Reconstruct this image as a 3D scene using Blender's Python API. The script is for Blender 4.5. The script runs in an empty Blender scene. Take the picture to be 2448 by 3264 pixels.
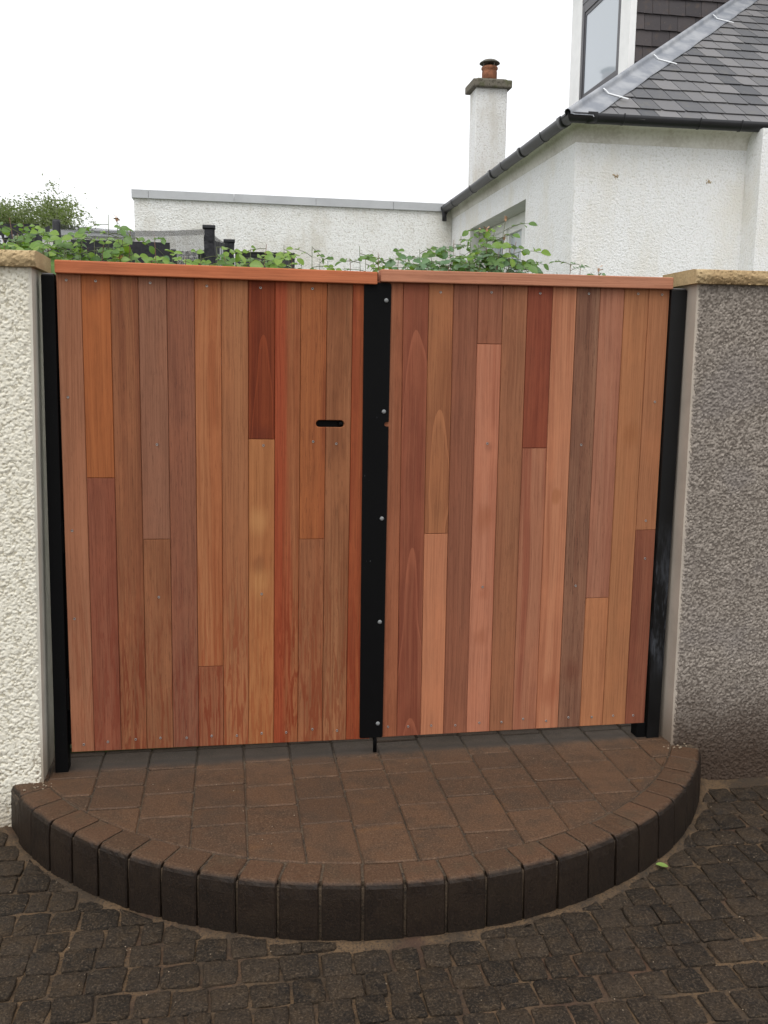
import bpy, bmesh, math, random
import numpy as np
from mathutils import Vector, Matrix

# ------------------------------------------------------------------ camera, sky, sun, exposure
S = bpy.context.scene
COL = S.collection
F_PX, W_PX, H_PX = 2970.0, 2448.0, 3264.0
CAM = Vector((0.5857, -3.3543, 1.4907))
YAW, PITCH, ROLL = 0.1655, 0.1607, 0.0102
_cy, _sy, _cp, _sp = math.cos(YAW), math.sin(YAW), math.cos(PITCH), math.sin(PITCH)
FWD = Vector((_sy * _cp, _cy * _cp, -_sp))
_r = Vector((_cy, -_sy, 0)); _u = _r.cross(FWD)
RIGHT = _r * math.cos(ROLL) + _u * math.sin(ROLL)
UP = _u * math.cos(ROLL) - _r * math.sin(ROLL)
cd = bpy.data.cameras.new("camera"); cam = bpy.data.objects.new("camera", cd); COL.objects.link(cam)
cd.sensor_fit = 'VERTICAL'; cd.sensor_height = 36.0; cd.lens = F_PX / H_PX * 36.0
cd.clip_start = 0.05; cd.clip_end = 2000
M = Matrix((RIGHT, UP, -FWD)).transposed().to_4x4(); M.translation = CAM
cam.matrix_world = M
S.camera = cam

SUN_EL, SUN_AZ = math.radians(62), math.radians(205)      # azimuth clockwise from +Y: behind the camera, to its left
w = bpy.data.worlds.new("World"); S.world = w; w.use_nodes = True
nt = w.node_tree; nt.nodes.clear()
out = nt.nodes.new("ShaderNodeOutputWorld"); bg = nt.nodes.new("ShaderNodeBackground")
sky = nt.nodes.new("ShaderNodeTexSky"); sky.sky_type = 'NISHITA'; sky.sun_disc = False
sky.sun_elevation = SUN_EL; sky.sun_rotation = SUN_AZ; sky.dust_density = 6.0; sky.air_density = 1.5
hs = nt.nodes.new("ShaderNodeHueSaturation"); hs.inputs["Saturation"].default_value = 0.06
mx = nt.nodes.new("ShaderNodeMix"); mx.data_type = 'RGBA'; mx.inputs["Factor"].default_value = 0.72
mx.inputs[7].default_value = (13.0, 13.2, 13.5, 1)         # even cloud layer
nt.links.new(sky.outputs[0], hs.inputs["Color"]); nt.links.new(hs.outputs[0], mx.inputs[6])
nt.links.new(mx.outputs[2], bg.inputs["Color"]); bg.inputs["Strength"].default_value = 0.1
nt.links.new(bg.outputs[0], out.inputs["Surface"])
sd = bpy.data.lights.new("sun", 'SUN'); sd.energy = 1.2; sd.angle = math.radians(40); sd.color = (1, .97, .93)
sun = bpy.data.objects.new("sun", sd); COL.objects.link(sun)
sun.rotation_euler = (math.pi / 2 - SUN_EL, 0, math.pi - SUN_AZ)
vs = S.view_settings; vs.view_transform = 'Standard'; vs.look = 'None'; vs.gamma = 1; vs.use_curve_mapping = False
vs.exposure = 0.24
S.cycles.max_bounces = 6; S.cycles.transparent_max_bounces = 16

rng = random.Random(7)
nrg = np.random.default_rng(11)
U = rng.uniform

def ray(u, v):
    return RIGHT * ((u - 1224) / F_PX) - UP * ((v - 1632) / F_PX) + FWD
def at(u, v, Y):                     # photo pixel -> point on the vertical plane of depth Y
    d = ray(u, v); return CAM + d * ((Y - CAM.y) / d.y)

# ------------------------------------------------------------------ helpers
def lin(c):
    return tuple(((x / 255) / 12.92 if x <= 10.3 else ((x / 255 + .055) / 1.055) ** 2.4) for x in c)
def link(name, me, parent=None, mat=None):
    o = bpy.data.objects.new(name, me); COL.objects.link(o)
    if mat is not None and me is not None and not me.materials: me.materials.append(mat)
    if parent is not None: o.parent = parent
    return o
def empty(name, loc=(0, 0, 0), parent=None):
    o = bpy.data.objects.new(name, None); COL.objects.link(o); o.location = loc; o.empty_display_size = .1
    if parent is not None: o.parent = parent
    return o
def tag(o, label=None, cat=None, group=None, kind=None):
    if label: o["label"] = label
    if cat: o["category"] = cat
    if group: o["group"] = group
    if kind: o["kind"] = kind
    return o
def mesh(name, verts, faces, smooth=False):
    me = bpy.data.meshes.new(name); me.from_pydata([tuple(v) for v in verts], [], faces); me.update()
    if smooth:
        for p in me.polygons: p.use_smooth = True
    return me
def from_bm(name, bm, smooth=False):
    bmesh.ops.recalc_face_normals(bm, faces=bm.faces)
    me = bpy.data.meshes.new(name); bm.to_mesh(me); bm.free()
    if smooth:
        for p in me.polygons: p.use_smooth = True
    return me
def add_box(bm, x0, x1, y0, y1, z0, z1, bevel=0, seg=1):
    b2 = bmesh.new()
    r = bmesh.ops.create_cube(b2, size=1)
    for v in b2.verts:
        v.co = Vector((x0 + (v.co.x + .5) * (x1 - x0), y0 + (v.co.y + .5) * (y1 - y0), z0 + (v.co.z + .5) * (z1 - z0)))
    if bevel: bmesh.ops.bevel(b2, geom=list(b2.edges), offset=bevel, segments=seg, affect='EDGES', profile=.5)
    me = bpy.data.meshes.new("t"); b2.to_mesh(me); b2.free(); bm.from_mesh(me); bpy.data.meshes.remove(me)
def box_mesh(name, x0, x1, y0, y1, z0, z1, bevel=0, seg=1, smooth=False):
    bm = bmesh.new(); add_box(bm, x0, x1, y0, y1, z0, z1, bevel, seg); return from_bm(name, bm, smooth)
def box(name, x0, x1, y0, y1, z0, z1, mat, parent=None, bevel=0, seg=1):
    return link(name, box_mesh(name, x0, x1, y0, y1, z0, z1, bevel, seg), parent, mat)
def prism(name, poly, h0, h1, axis='z', inset=0, drop=0):
    """poly extruded from h0 to h1; the h1 end is inset with a chamfer; axis 'z': poly=(x,y); 'y': poly=(x,z), h is y"""
    n = len(poly); cx = sum(p[0] for p in poly) / n; cy = sum(p[1] for p in poly) / n
    def P(p, h): return (p[0], p[1], h) if axis == 'z' else (p[0], h, p[1])
    vs_ = [P(p, h0) for p in poly]; faces = [list(range(n))[::-1]]
    if inset:
        vs_ += [P(p, h1 - drop) for p in poly]
        q = offset_poly(poly, inset); vs_ += [P(p, h1) for p in q]; rings = 3
    else:
        vs_ += [P(p, h1) for p in poly]; rings = 2
    for r in range(rings - 1):
        for i in range(n):
            j = (i + 1) % n; faces.append([r * n + i, r * n + j, (r + 1) * n + j, (r + 1) * n + i])
    faces.append([(rings - 1) * n + i for i in range(n)])
    me = mesh(name, vs_, faces)
    bm = bmesh.new(); bm.from_mesh(me); bmesh.ops.recalc_face_normals(bm, faces=bm.faces); bm.to_mesh(me); bm.free()
    return me
def area(poly): return .5 * sum(poly[i][0] * poly[(i + 1) % len(poly)][1] - poly[(i + 1) % len(poly)][0] * poly[i][1] for i in range(len(poly)))
def offset_poly(poly, d):
    n = len(poly); s = 1 if area(poly) > 0 else -1; res = []
    for i in range(n):
        a, b, c = Vector(poly[i - 1]), Vector(poly[i]), Vector(poly[(i + 1) % n])
        e1, e2 = b - a, c - b
        if e1.length < 1e-9 or e2.length < 1e-9: res.append(tuple(b)); continue
        e1.normalize(); e2.normalize()
        n1, n2 = Vector((-e1.y, e1.x)) * s, Vector((-e2.y, e2.x)) * s
        k = n1 + n2
        if k.length < 1e-6: res.append(tuple(b)); continue
        k.normalize(); res.append(tuple(b + k * min(d / max(k.dot(n1), .35), d * 2)))
    return res
def clip(poly, a, b, c):             # keep a*x+b*y<=c
    res = []
    for i in range(len(poly)):
        p, q = poly[i], poly[(i + 1) % len(poly)]
        fp, fq = a * p[0] + b * p[1] - c, a * q[0] + b * q[1] - c
        if fp <= 0: res.append(p)
        if fp * fq < 0:
            t = fp / (fp - fq); res.append((p[0] + (q[0] - p[0]) * t, p[1] + (q[1] - p[1]) * t))
    return res
def tube(bm, pts, radii, n=6):
    rings = []
    for i, p in enumerate(pts):
        p = Vector(p); t = (Vector(pts[min(i + 1, len(pts) - 1)]) - Vector(pts[max(i - 1, 0)])).normalized()
        a = t.cross(Vector((0, 0, 1)));
        if a.length < .05: a = t.cross(Vector((1, 0, 0)))
        a.normalize(); b = t.cross(a); r = radii[i] if hasattr(radii, '__len__') else radii
        rings.append([bm.verts.new(p + (a * math.cos(k * 2 * math.pi / n) + b * math.sin(k * 2 * math.pi / n)) * r) for k in range(n)])
    for i in range(len(rings) - 1):
        for k in range(n): bm.faces.new((rings[i][k], rings[i][(k + 1) % n], rings[i + 1][(k + 1) % n], rings[i + 1][k]))
    bm.faces.new(rings[0][::-1]); bm.faces.new(rings[-1])
def lathe(name, prof, n=20, center=(0, 0, 0)):
    vs_ = []; fs = []
    for (r, z) in prof:
        for k in range(n):
            a = 2 * math.pi * k / n; vs_.append((center[0] + r * math.cos(a), center[1] + r * math.sin(a), center[2] + z))
    for i in range(len(prof) - 1):
        for k in range(n):
            k2 = (k + 1) % n; fs.append((i * n + k, i * n + k2, (i + 1) * n + k2, (i + 1) * n + k))
    fs.append(tuple(range(n))[::-1]); fs.append(tuple((len(prof) - 1) * n + k for k in range(n)))
    return mesh(name, vs_, fs, True)

# ------------------------------------------------------------------ materials
class Mat:
    def __init__(s, name):
        s.m = bpy.data.materials.new(name); s.m.use_nodes = True; s.t = s.m.node_tree; s.t.nodes.clear()
        s.out = s.n("ShaderNodeOutputMaterial"); s.b = s.n("ShaderNodeBsdfPrincipled"); s.l(s.b.outputs[0], s.out.inputs[0])
    def n(s, t): return s.t.nodes.new(t)
    def l(s, a, b): s.t.links.new(a, b)
    def obj(s): return s.n("ShaderNodeTexCoord").outputs["Object"]
    def pos(s): return s.n("ShaderNodeNewGeometry").outputs["Position"]
    def mapping(s, v, scale=(1, 1, 1), loc=(0, 0, 0)):
        n = s.n("ShaderNodeMapping"); n.inputs["Scale"].default_value = scale; n.inputs["Location"].default_value = loc; s.l(v, n.inputs[0]); return n.outputs[0]
    def noise(s, v, scale, detail=4, rough=.55, dist=0):
        n = s.n("ShaderNodeTexNoise"); n.inputs["Scale"].default_value = scale; n.inputs["Detail"].default_value = detail
        n.inputs["Roughness"].default_value = rough; n.inputs["Distortion"].default_value = dist; s.l(v, n.inputs["Vector"]); return n.outputs[0]
    def vor(s, v, scale, feature='F1', outp="Distance"):
        n = s.n("ShaderNodeTexVoronoi"); n.feature = feature; n.inputs["Scale"].default_value = scale; s.l(v, n.inputs["Vector"]); return n.outputs[outp]
    def ramp(s, f, a, b, va=0., vb=1.):
        n = s.n("ShaderNodeMapRange"); n.interpolation_type = 'SMOOTHSTEP'
        for i, x in zip((1, 2, 3, 4), (a, b, va, vb)): n.inputs[i].default_value = x
        s.l(f, n.inputs[0]); return n.outputs[0]
    def math(s, op, a, b=None):
        n = s.n("ShaderNodeMath"); n.operation = op
        for i, x in enumerate((a, b)):
            if x is None: continue
            if isinstance(x, (int, float)): n.inputs[i].default_value = x
            else: s.l(x, n.inputs[i])
        return n.outputs[0]
    def mix(s, f, a, b):
        n = s.n("ShaderNodeMix"); n.data_type = 'RGBA'
        for i, x in ((0, f), (6, a), (7, b)):
            if isinstance(x, (int, float)): n.inputs[i].default_value = x
            elif isinstance(x, tuple): n.inputs[i].default_value = (*x[:3], 1)
            else: s.l(x, n.inputs[i])
        return n.outputs[2]
    def sep(s, v):
        n = s.n("ShaderNodeSeparateXYZ"); s.l(v, n.inputs[0]); return n.outputs
    def attr(s, name):
        n = s.n('ShaderNodeAttribute'); n.attribute_name = name; return n.outputs['Fac']
    def objpos(s):
        n = s.n('ShaderNodeVectorMath'); n.operation = 'ADD'; c = s.n('ShaderNodeCombineXYZ'); r = s.math('MULTIPLY', s.objrand(), 61.0)
        s.l(r, c.inputs[0]); s.l(r, c.inputs[1]); s.l(s.pos(), n.inputs[0]); s.l(c.outputs[0], n.inputs[1]); return n.outputs[0]
    def objrand(s): return s.n("ShaderNodeObjectInfo").outputs["Random"]
    def bump(s, h, strength=.5, dist=.01):
        n = s.n("ShaderNodeBump"); n.inputs["Strength"].default_value = strength; n.inputs["Distance"].default_value = dist
        s.l(h, n.inputs["Height"]); s.l(n.outputs[0], s.b.inputs["Normal"])
    def set(s, **k):
        for key, v in k.items():
            i = s.b.inputs[key.replace("_", " ")]
            if isinstance(v, (int, float)): i.default_value = v
            elif isinstance(v, tuple): i.default_value = (*v[:3], 1)
            else: s.l(v, i)
        return s
ALB = .88
def C(c, k=1.0): return tuple(min(x * k * ALB, .9) for x in lin(c))

def simple(name, c, rough=.6, var=.15, scale=20, metallic=0, bump=0, bdist=.002, k=1.0, spec=.5):
    m = Mat(name); p = m.pos(); a = C(c, k); n = m.noise(p, scale, 5)
    m.set(Base_Color=m.mix(m.ramp(n, .3, .7), tuple(x * (1 - var) for x in a), tuple(min(x * (1 + var), .95) for x in a)), Roughness=rough, Metallic=metallic)
    m.b.inputs["Specular IOR Level"].default_value = spec
    if bump: m.bump(n, bump, bdist)
    return m.m

def roughcast(name, c, pit, scale=70, strength=.9, dist=.012, dirt=None, k=1.0, dirtscale=1.3):
    m = Mat(name); p = m.pos()
    h = m.noise(p, scale, 4, .62, .4); fine = m.noise(p, scale * 2.3, 3, .6)
    hh = m.math('ADD', h, m.math('MULTIPLY', fine, .5))
    col = m.mix(m.ramp(h, .34, .5), C(pit, k), C(c, k))
    if dirt:
        g = m.noise(p, dirtscale, 6, .62); g2 = m.noise(m.mapping(p, (1, 1, .35)), dirtscale * 4, 4, .6)
        col = m.mix(m.ramp(m.math('ADD', m.math('MULTIPLY', g, .5), m.math('MULTIPLY', g2, .5)), .45, .64, 0, .8), col, C(dirt, k))
    m.set(Base_Color=col, Roughness=.9); m.b.inputs["Specular IOR Level"].default_value = .2
    m.bump(hh, strength, dist); return m.m

WOODN = [0]
def wood(base, alt=None, stripe=.4, fleck=.35, cath=0, wet=0, red=None, spots=(), pale=0, axis='z', k=1.0, ss=26):
    WOODN[0] += 1; m = Mat("wood_%d" % WOODN[0]); o = m.obj()
    alt = alt or tuple(int(x * .8) for x in base)
    lo = (U(-9, 9), U(-9, 9), U(-9, 9))
    L = (lambda a, b: (a, a, b)) if axis == 'z' else (lambda a, b: (b, a, a))
    wv = m.noise(m.mapping(o, L(3, 1.2), lo), 1, 2)
    dv = m.n("ShaderNodeVectorMath"); dv.operation = 'ADD'
    cb = m.n("ShaderNodeCombineXYZ"); m.l(m.math('MULTIPLY', m.math('SUBTRACT', wv, .5), .035), cb.inputs[0 if axis == 'z' else 2]); m.l(o, dv.inputs[0]); m.l(cb.outputs[0], dv.inputs[1])
    od = dv.outputs[0]
    g1 = m.noise(m.mapping(od, L(ss, .5), lo), 1, 3, .6)
    g2 = m.noise(m.mapping(od, L(190, 2.2), lo), 1, 5, .75)
    fl = m.noise(m.mapping(od, L(260, 13), lo), 1, 4, .8)
    bl = m.noise(m.mapping(o, L(9, 3.2), lo), 1, 4, .6)
    base = tuple(int((x * .9 + y * .1) * q) for x, y, q in zip(base, (158, 98, 72), (1.01, 1.0, .985))); alt = tuple(int((x * .92 + y * .08) * q) for x, y, q in zip(alt, (140, 80, 56), (1.0, .965, .95))); k *= .95; B, A = C(base, k), C(alt, k)
    col = m.mix(m.ramp(g1, .38, .64, 0, stripe * 1.6 if stripe < .6 else 1), B, A)
    col = m.mix(m.ramp(g2, .42, .62, 0, .5), col, tuple(x * .62 for x in A))
    col = m.mix(m.ramp(bl, .42, .7, 0, .45), col, tuple(min(x * y, .9) for x, y in zip(B, (1.2, 1.12, 1.06))))
    if red:
        x = m.sep(o)[0]
        rm = m.ramp(m.math('ADD', x, m.math('MULTIPLY', m.math('SUBTRACT', g1, .5), .12)), red[0] - .012, red[0] + .016, 1, 0)
        col = m.mix(m.math('MULTIPLY', rm, .78), col, m.mix(m.ramp(g2, .3, .7), C(red[1], k), C(red[2], k)))
    if cath:
        s = m.sep(od); x, z = s[0], s[2]
        vv = m.math('ADD', m.math('MULTIPLY', m.math('MULTIPLY', x, x), cath * 330), m.math('ADD', m.math('MULTIPLY', z, cath * 1.6), m.math('MULTIPLY', wv, 2.2)))
        fr = m.math('FRACT', vv)
        col = m.mix(m.ramp(fr, .88, .98, 0, .34), col, tuple(min(q * 1.5, .9) for q in B))
        col = m.mix(m.ramp(fr, .0, .35, .35, 0), col, tuple(q * .72 for q in A))
    col = m.mix(m.ramp(fl, .54, .66, 0, min(1, fleck * 1.3)), col, tuple(x * .5 for x in A))
    col = m.mix(m.ramp(fl, .2, .40, fleck * .8, 0), col, tuple(min(x * 1.35 + .035, .9) for x in B))
    for (sx, sz, sr, sc_) in spots:
        dn = m.n("ShaderNodeVectorMath"); dn.operation = 'DISTANCE'
        m.l(m.mapping(o, (1, 0, .75)), dn.inputs[0]); dn.inputs[1].default_value = (sx, 0, sz * .75)
        col = m.mix(m.ramp(m.math('ADD', dn.outputs[1], m.math('MULTIPLY', m.math('SUBTRACT', bl, .5), .11)), .002, sr * 1.1, .42, 0), col, C(sc_, k))
    if wet:
        wn = m.noise(m.mapping(o, (70, 70, 5), lo), 1, 5, .65, 1.2)
        wz = m.ramp(m.math('ADD', m.sep(m.pos())[2], m.math('MULTIPLY', m.math('SUBTRACT', bl, .5), .5)), .2, 1.0, min(wet * 1.5, .9), 0)
        col = m.mix(m.math('MULTIPLY', m.ramp(wn, .48, .58), wz), col, tuple(x * y for x, y in zip(A, (.85, .5, .42))))
    m.set(Base_Color=col, Roughness=m.ramp(g2, .2, .8, .62, .78)); m.b.inputs["Specular IOR Level"].default_value = .2
    m.bump(m.math('ADD', g2, fl), .15, .0015)
    return m.m

# ------------------------------------------------------------------ ground
m = Mat("earth"); p = m.pos(); n = m.noise(p, 6, 6)
m.set(Base_Color=m.mix(m.ramp(n, .35, .65), C((62, 56, 46)), C((88, 84, 60))), Roughness=.95); EARTH = m.m
m = Mat("lawn"); p = m.pos(); n = m.noise(p, 30, 6)
m.set(Base_Color=m.mix(m.ramp(n, .35, .65), C((58, 72, 36)), C((82, 98, 50))), Roughness=.95); LAWN = m.m
g = link("ground", mesh("ground", [(-400, -400, -.24), (400, -400, -.24), (400, 600, -.24), (-400, 600, -.24)], [(0, 1, 2, 3)]), None, EARTH)
tag(g, "dull earth ground under everything out to the horizon", kind="structure")
g = link("garden_lawn", box_mesh("garden_lawn", -14, 14, .16, 40, -.22, 0.02), None, LAWN)
tag(g, "garden lawn behind the gate", kind="structure")

# cobbled road: gritty joint bed + granite setts
m = Mat("joint_grit"); p = m.pos(); n = m.noise(p, 9, 5); f = m.noise(p, 140, 5, .8)
c = m.mix(m.ramp(n, .35, .65), C((62, 48, 32)), C((98, 76, 51)))
c = m.mix(m.ramp(f, .48, .62, 0, .85), c, C((28, 22, 16)))
c = m.mix(m.ramp(f, .3, .4, .6, 0), c, C((132, 112, 86)))
c = m.mix(m.ramp(m.noise(p, 3.3, 3), .5, .68, 0, .6), c, C((70, 42, 28)))
m.set(Base_Color=c, Roughness=.8); m.bump(f, .6, .004); GRIT = m.m
m = Mat("sett_granite"); p = m.objpos(); f = m.noise(p, 150, 5, .8); n = m.noise(p, 16, 5, .65); rr = m.objrand()
c = m.mix(rr, C((42, 35, 28)), C((66, 55, 44)))
c = m.mix(m.ramp(n, .45, .66, 0, .6), c, C((76, 60, 42)))
c = m.mix(m.ramp(n, .3, .44, .5, 0), c, C((34, 34, 36)))
c = m.mix(m.ramp(f, .5, .66, 0, .75), c, C((116, 100, 82)))
c = m.mix(m.ramp(f, .34, .48, .85, 0), c, C((16, 14, 12)))
m.set(Base_Color=c, Roughness=m.ramp(n, .35, .7, .5, .8)); m.b.inputs["Specular IOR Level"].default_value = .25
m.bump(m.math('ADD', f, m.math('MULTIPLY', n, 1.5)), 1.0, .009); SETT = m.m

CX0, CY0 = 1.110, .556
def bed():
    nx, ny = 330, 250; xs = np.linspace(-1.4, 3.9, nx); ys = np.linspace(-3.9, .1, ny)
    X, Y = np.meshgrid(xs, ys)
    def vn(s):
        gx, gy = int(5.3 * s) + 3, int(4.0 * s) + 3; G = nrg.random((gy, gx))
        fx = (X + 1.4) * s; fy = (Y + 3.9) * s; i = fx.astype(int); j = fy.astype(int); a = fx - i; b = fy - j
        a = a * a * (3 - 2 * a); b = b * b * (3 - 2 * b)
        return (G[j, i] * (1 - a) + G[j, i + 1] * a) * (1 - b) + (G[j + 1, i] * (1 - a) + G[j + 1, i + 1] * a) * b
    Z = -.1838 + .006 * (vn(6) - .5) + .004 * (vn(18) - .5) + .003 * (vn(45) - .5)
    r = np.hypot(X - CX0, Y - CY0); Z += .012 * np.exp(-((r - 1.475) / .022) ** 2)
    Z += .02 * np.clip((Y + .22) / .16, 0, 1)
    vs_ = np.stack([X, Y, Z], -1).reshape(-1, 3); idx = np.arange(nx * ny).reshape(ny, nx)
    fs = np.stack([idx[:-1, :-1], idx[:-1, 1:], idx[1:, 1:], idx[1:, :-1]], -1).reshape(-1, 4)
    return mesh("road", vs_.tolist(), fs.tolist(), True)
road = link("cobbled_road", bed(), None, GRIT)
tag(road, "dark stone sett road with gritty brown joints in front of the step", kind="structure")

def in_frame(P, mg=40):
    d = Vector(P) - CAM; z = d.dot(FWD)
    if z <= .05: return False
    u, v = 1224 + F_PX * d.dot(RIGHT) / z, 1632 - F_PX * d.dot(UP) / z
    return -mg < u < W_PX + mg and -mg < v < H_PX + mg
def sett_poly(x0, x1, y0, y1):
    j = .0055; pts = []
    cs = [(x0, y0), (x1, y0), (x1, y1), (x0, y1)]
    cs = [(a + U(-j, j) * .9, b + U(-j, j) * .7) for a, b in cs]
    for i in range(4):
        a, b = Vector(cs[i]), Vector(cs[(i + 1) % 4])
        for t in (.05, .35, .66, .95):
            q = a.lerp(b, t); cen = Vector(((x0 + x1) / 2, (y0 + y1) / 2))
            k = .0008 if t in (.05, .95) else -.0008
            q += (cen - q).normalized() * (k + U(-.0022, .0022)); pts.append((q.x, q.y))
    return pts
far_bm = bmesh.new(); n_set = 0
def sett_mesh(bm, poly, z, dome):
    cx, cy = sum(p[0] for p in poly) / len(poly), sum(p[1] for p in poly) / len(poly); n = len(poly)
    tx, ty = U(-.035, .035), U(-.035, .035); rings = []
    for s, dz in ((1.0, -.05), (1.0, -.0045), (.982, -.0012), (.92, 0), (.5, dome)):
        rings.append([bm.verts.new((cx + (a - cx) * s + (U(-.0016, .0016) if s > .95 else U(-.002, .002)), cy + (b - cy) * s + (U(-.0016, .0016) if s > .95 else U(-.002, .002)),
                      z + dz + tx * (a - cx) + ty * (b - cy) + (U(-.0018, .0018) if s < .99 else U(-.001, .001)))) for a, b in poly])
    for r in range(4):
        for i in range(n):
            q = (i + 1) % n; f_ = bm.faces.new((rings[r][i], rings[r][q], rings[r + 1][q], rings[r + 1][i])); f_.smooth = True
    c_ = bm.verts.new((cx, cy, z + dome)); 
    for i in range(n): f_ = bm.faces.new((rings[4][i], rings[4][(i + 1) % n], c_)); f_.smooth = True
y = -.115; row = 0
while y > -3.6:
    hgt = U(.096, .108); x = -1.3 + U(0, .08)
    while x < 3.7:
        wd = U(.086, .112) if U(0, 1) > .1 else U(.058, .075)
        yo = -.018 * (x - .5) + .006 * math.sin(x * 3 + row)
        gap = U(.006, .0105) if U(0, 1) < .85 else U(.010, .016)
        poly = sett_poly(x, x + wd - gap, y - hgt + yo + U(.004, .0075), y + yo)
        a0 = abs(area(poly)); q = []
        for (a, b) in poly:
            d = math.hypot(a - CX0, b - CY0)
            if d < 1.482: a, b = CX0 + (a - CX0) * 1.482 / d, CY0 + (b - CY0) * 1.482 / d
            q.append((a, min(b, -.10)))
        cxy = (sum(p[0] for p in poly) / 16, sum(p[1] for p in poly) / 16)
        okc = math.hypot(cxy[0] - CX0, cxy[1] - CY0) > 1.440 or cxy[1] < -1.0
        if abs(area(q)) > .25 * a0 and okc:
            zc = -.1755 + U(-.004, .003) + .012 * max(0, min(1, (cxy[1] + .3) / .2))
            if in_frame((cxy[0], cxy[1], -.18), 140) and n_set < 300:
                bm = bmesh.new(); sett_mesh(bm, q, zc, U(.0005, .004)); me = from_bm("sett", bm)
                for pg in me.polygons: pg.use_smooth = True
                link("sett", me, road, SETT); n_set += 1
            else: sett_mesh(far_bm, q, zc, .002)
        x += wd
    y -= hgt + U(.000, .004); row += 1
o = link("sett_surface", from_bm("sett_surface", far_bm), road, SETT); tag(o, kind="stuff")

# ------------------------------------------------------------------ semicircular step
m = Mat("paver"); p0 = m.pos(); p = m.objpos(); n = m.noise(p, 9, 6, .65); f = m.noise(p, 170, 5, .8); rr = m.objrand()
c = m.mix(rr, C((76, 56, 41)), C((92, 67, 48)))
c = m.mix(m.ramp(n, .42, .66, 0, .6), c, C((62, 50, 39)))
c = m.mix(m.ramp(m.noise(m.mapping(p, (5, 11, 5)), 1, 4), .6, .76, 0, .4), c, C((118, 82, 48)))
c = m.mix(m.ramp(f, .5, .68, 0, .7), c, C((126, 102, 80)))
c = m.mix(m.ramp(f, .33, .48, .75, 0), c, C((36, 27, 20)))
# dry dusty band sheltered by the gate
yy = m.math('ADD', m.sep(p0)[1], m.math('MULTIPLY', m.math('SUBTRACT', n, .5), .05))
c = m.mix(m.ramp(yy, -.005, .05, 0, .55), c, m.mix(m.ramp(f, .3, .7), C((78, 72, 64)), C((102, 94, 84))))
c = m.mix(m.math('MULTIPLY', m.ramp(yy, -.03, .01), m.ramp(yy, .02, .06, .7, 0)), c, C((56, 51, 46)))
m.set(Base_Color=c, Roughness=m.ramp(n, .3, .7, .62, .8)); m.b.inputs["Specular IOR Level"].default_value = .3
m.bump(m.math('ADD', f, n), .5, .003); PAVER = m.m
m = Mat("kerb_block"); p0 = m.pos(); p = m.objpos(); n = m.noise(p, 10, 6, .65); f = m.noise(p, 170, 5, .8); rr = m.objrand()
c = m.mix(rr, C((76, 56, 41)), C((92, 66, 48)))
c = m.mix(m.ramp(n, .45, .68, 0, .6), c, C((72, 60, 46)))
c = m.mix(m.ramp(f, .5, .68, 0, .65), c, C((122, 98, 76)))
c = m.mix(m.ramp(f, .33, .48, .7, 0), c, C((36, 27, 20)))
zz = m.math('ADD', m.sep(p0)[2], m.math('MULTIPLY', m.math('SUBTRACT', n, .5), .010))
c = m.mix(m.ramp(zz, -.012, -.001, .9, 0), c, m.mix(m.ramp(f, .45, .65, 0, .5), m.mix(m.ramp(zz, -.16, -.10), C((10, 8, 6)), m.mix(m.ramp(n, .35, .65), C((13, 10, 8)), C((32, 24, 17)))), C((48, 38, 29))))   # riser coloured much darker than the top, darkest near its foot
m.set(Base_Color=c, Roughness=m.ramp(zz, -.006, .002, .5, .78)); m.b.inputs["Specular IOR Level"].default_value = .24
m.bump(m.math('ADD', f, n), .6, .004); KERB = m.m
m = Mat("bedding_mortar"); p = m.pos(); f = m.noise(p, 120, 4, .7)
m.set(Base_Color=m.mix(m.ramp(f, .35, .7), m.mix(m.ramp(m.noise(p, 9, 4), .4, .62), C((34, 27, 21)), C((74, 60, 46))), C((96, 80, 62))), Roughness=.9); m.bump(f, .6, .004); MORTAR = m.m

step = empty("semicircular_step", (CX0, CY0, -.18))
tag(step, "half-round brown block-paved step with kerb edge in front of the gate", "step")
def rel(o, parent):                # keep world placement under an unrotated empty
    o.location = -Vector(parent.location); return o
NA = 120
poly = [(CX0 + 1.438 * math.cos(a), CY0 + 1.438 * math.sin(a)) for a in np.linspace(math.pi * 1.152, math.pi * 1.848, NA)]
poly = [(min(max(a, -.34), 2.55), b) for a, b in poly] + [(2.3, .16), (-.08, .16)]
rel(link("mortar_bed", prism("mortar_bed", poly, -.2, -.0062), step, MORTAR), step)
jp = [(CX0 + 1.4545 * math.cos(a), CY0 + 1.4545 * math.sin(a)) for a in np.linspace(math.pi * 1.13, math.pi * 1.87, 90)] + [(CX0 + 1.40 * math.cos(a), CY0 + 1.40 * math.sin(a)) for a in np.linspace(math.pi * 1.87, math.pi * 1.13, 90)]
rel(link("joint_mortar", prism("joint_mortar", jp, -.2, -.021), step, MORTAR), step)
RI = 1.346
circ = [(math.cos(a), math.sin(a)) for a in np.linspace(math.pi, 2 * math.pi, 49)]
cols = [-.246, -.075, .098, .272, .445, .622, .796, .964, 1.134, 1.306, 1.482, 1.652, 1.822, 1.996, 2.168, 2.34]
ROWS = {0: [.10, -.05], 1: [.12, -.064, -.208], 2: [.135, -.02, -.153, -.321], 3: [.12, -.033, -.232, -.407], 4: [.13, -.065, -.196, -.363, -.487], 5: [.11, -.02, -.223, -.377, -.562],
        6: [.13, -.066, -.181, -.342, -.52], 7: [.12, -.027, -.149, -.298, -.556], 8: [.105, -.065, -.186, -.438, -.606], 9: [.13, -.129, -.263, -.399, -.654], 10: [.12, -.06, -.20, -.36, -.53],
        11: [.10, -.007, -.322, -.49], 12: [.13, -.188, -.448], 13: [.09, -.098, -.353], 14: [.12, -.033, -.186], }
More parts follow.
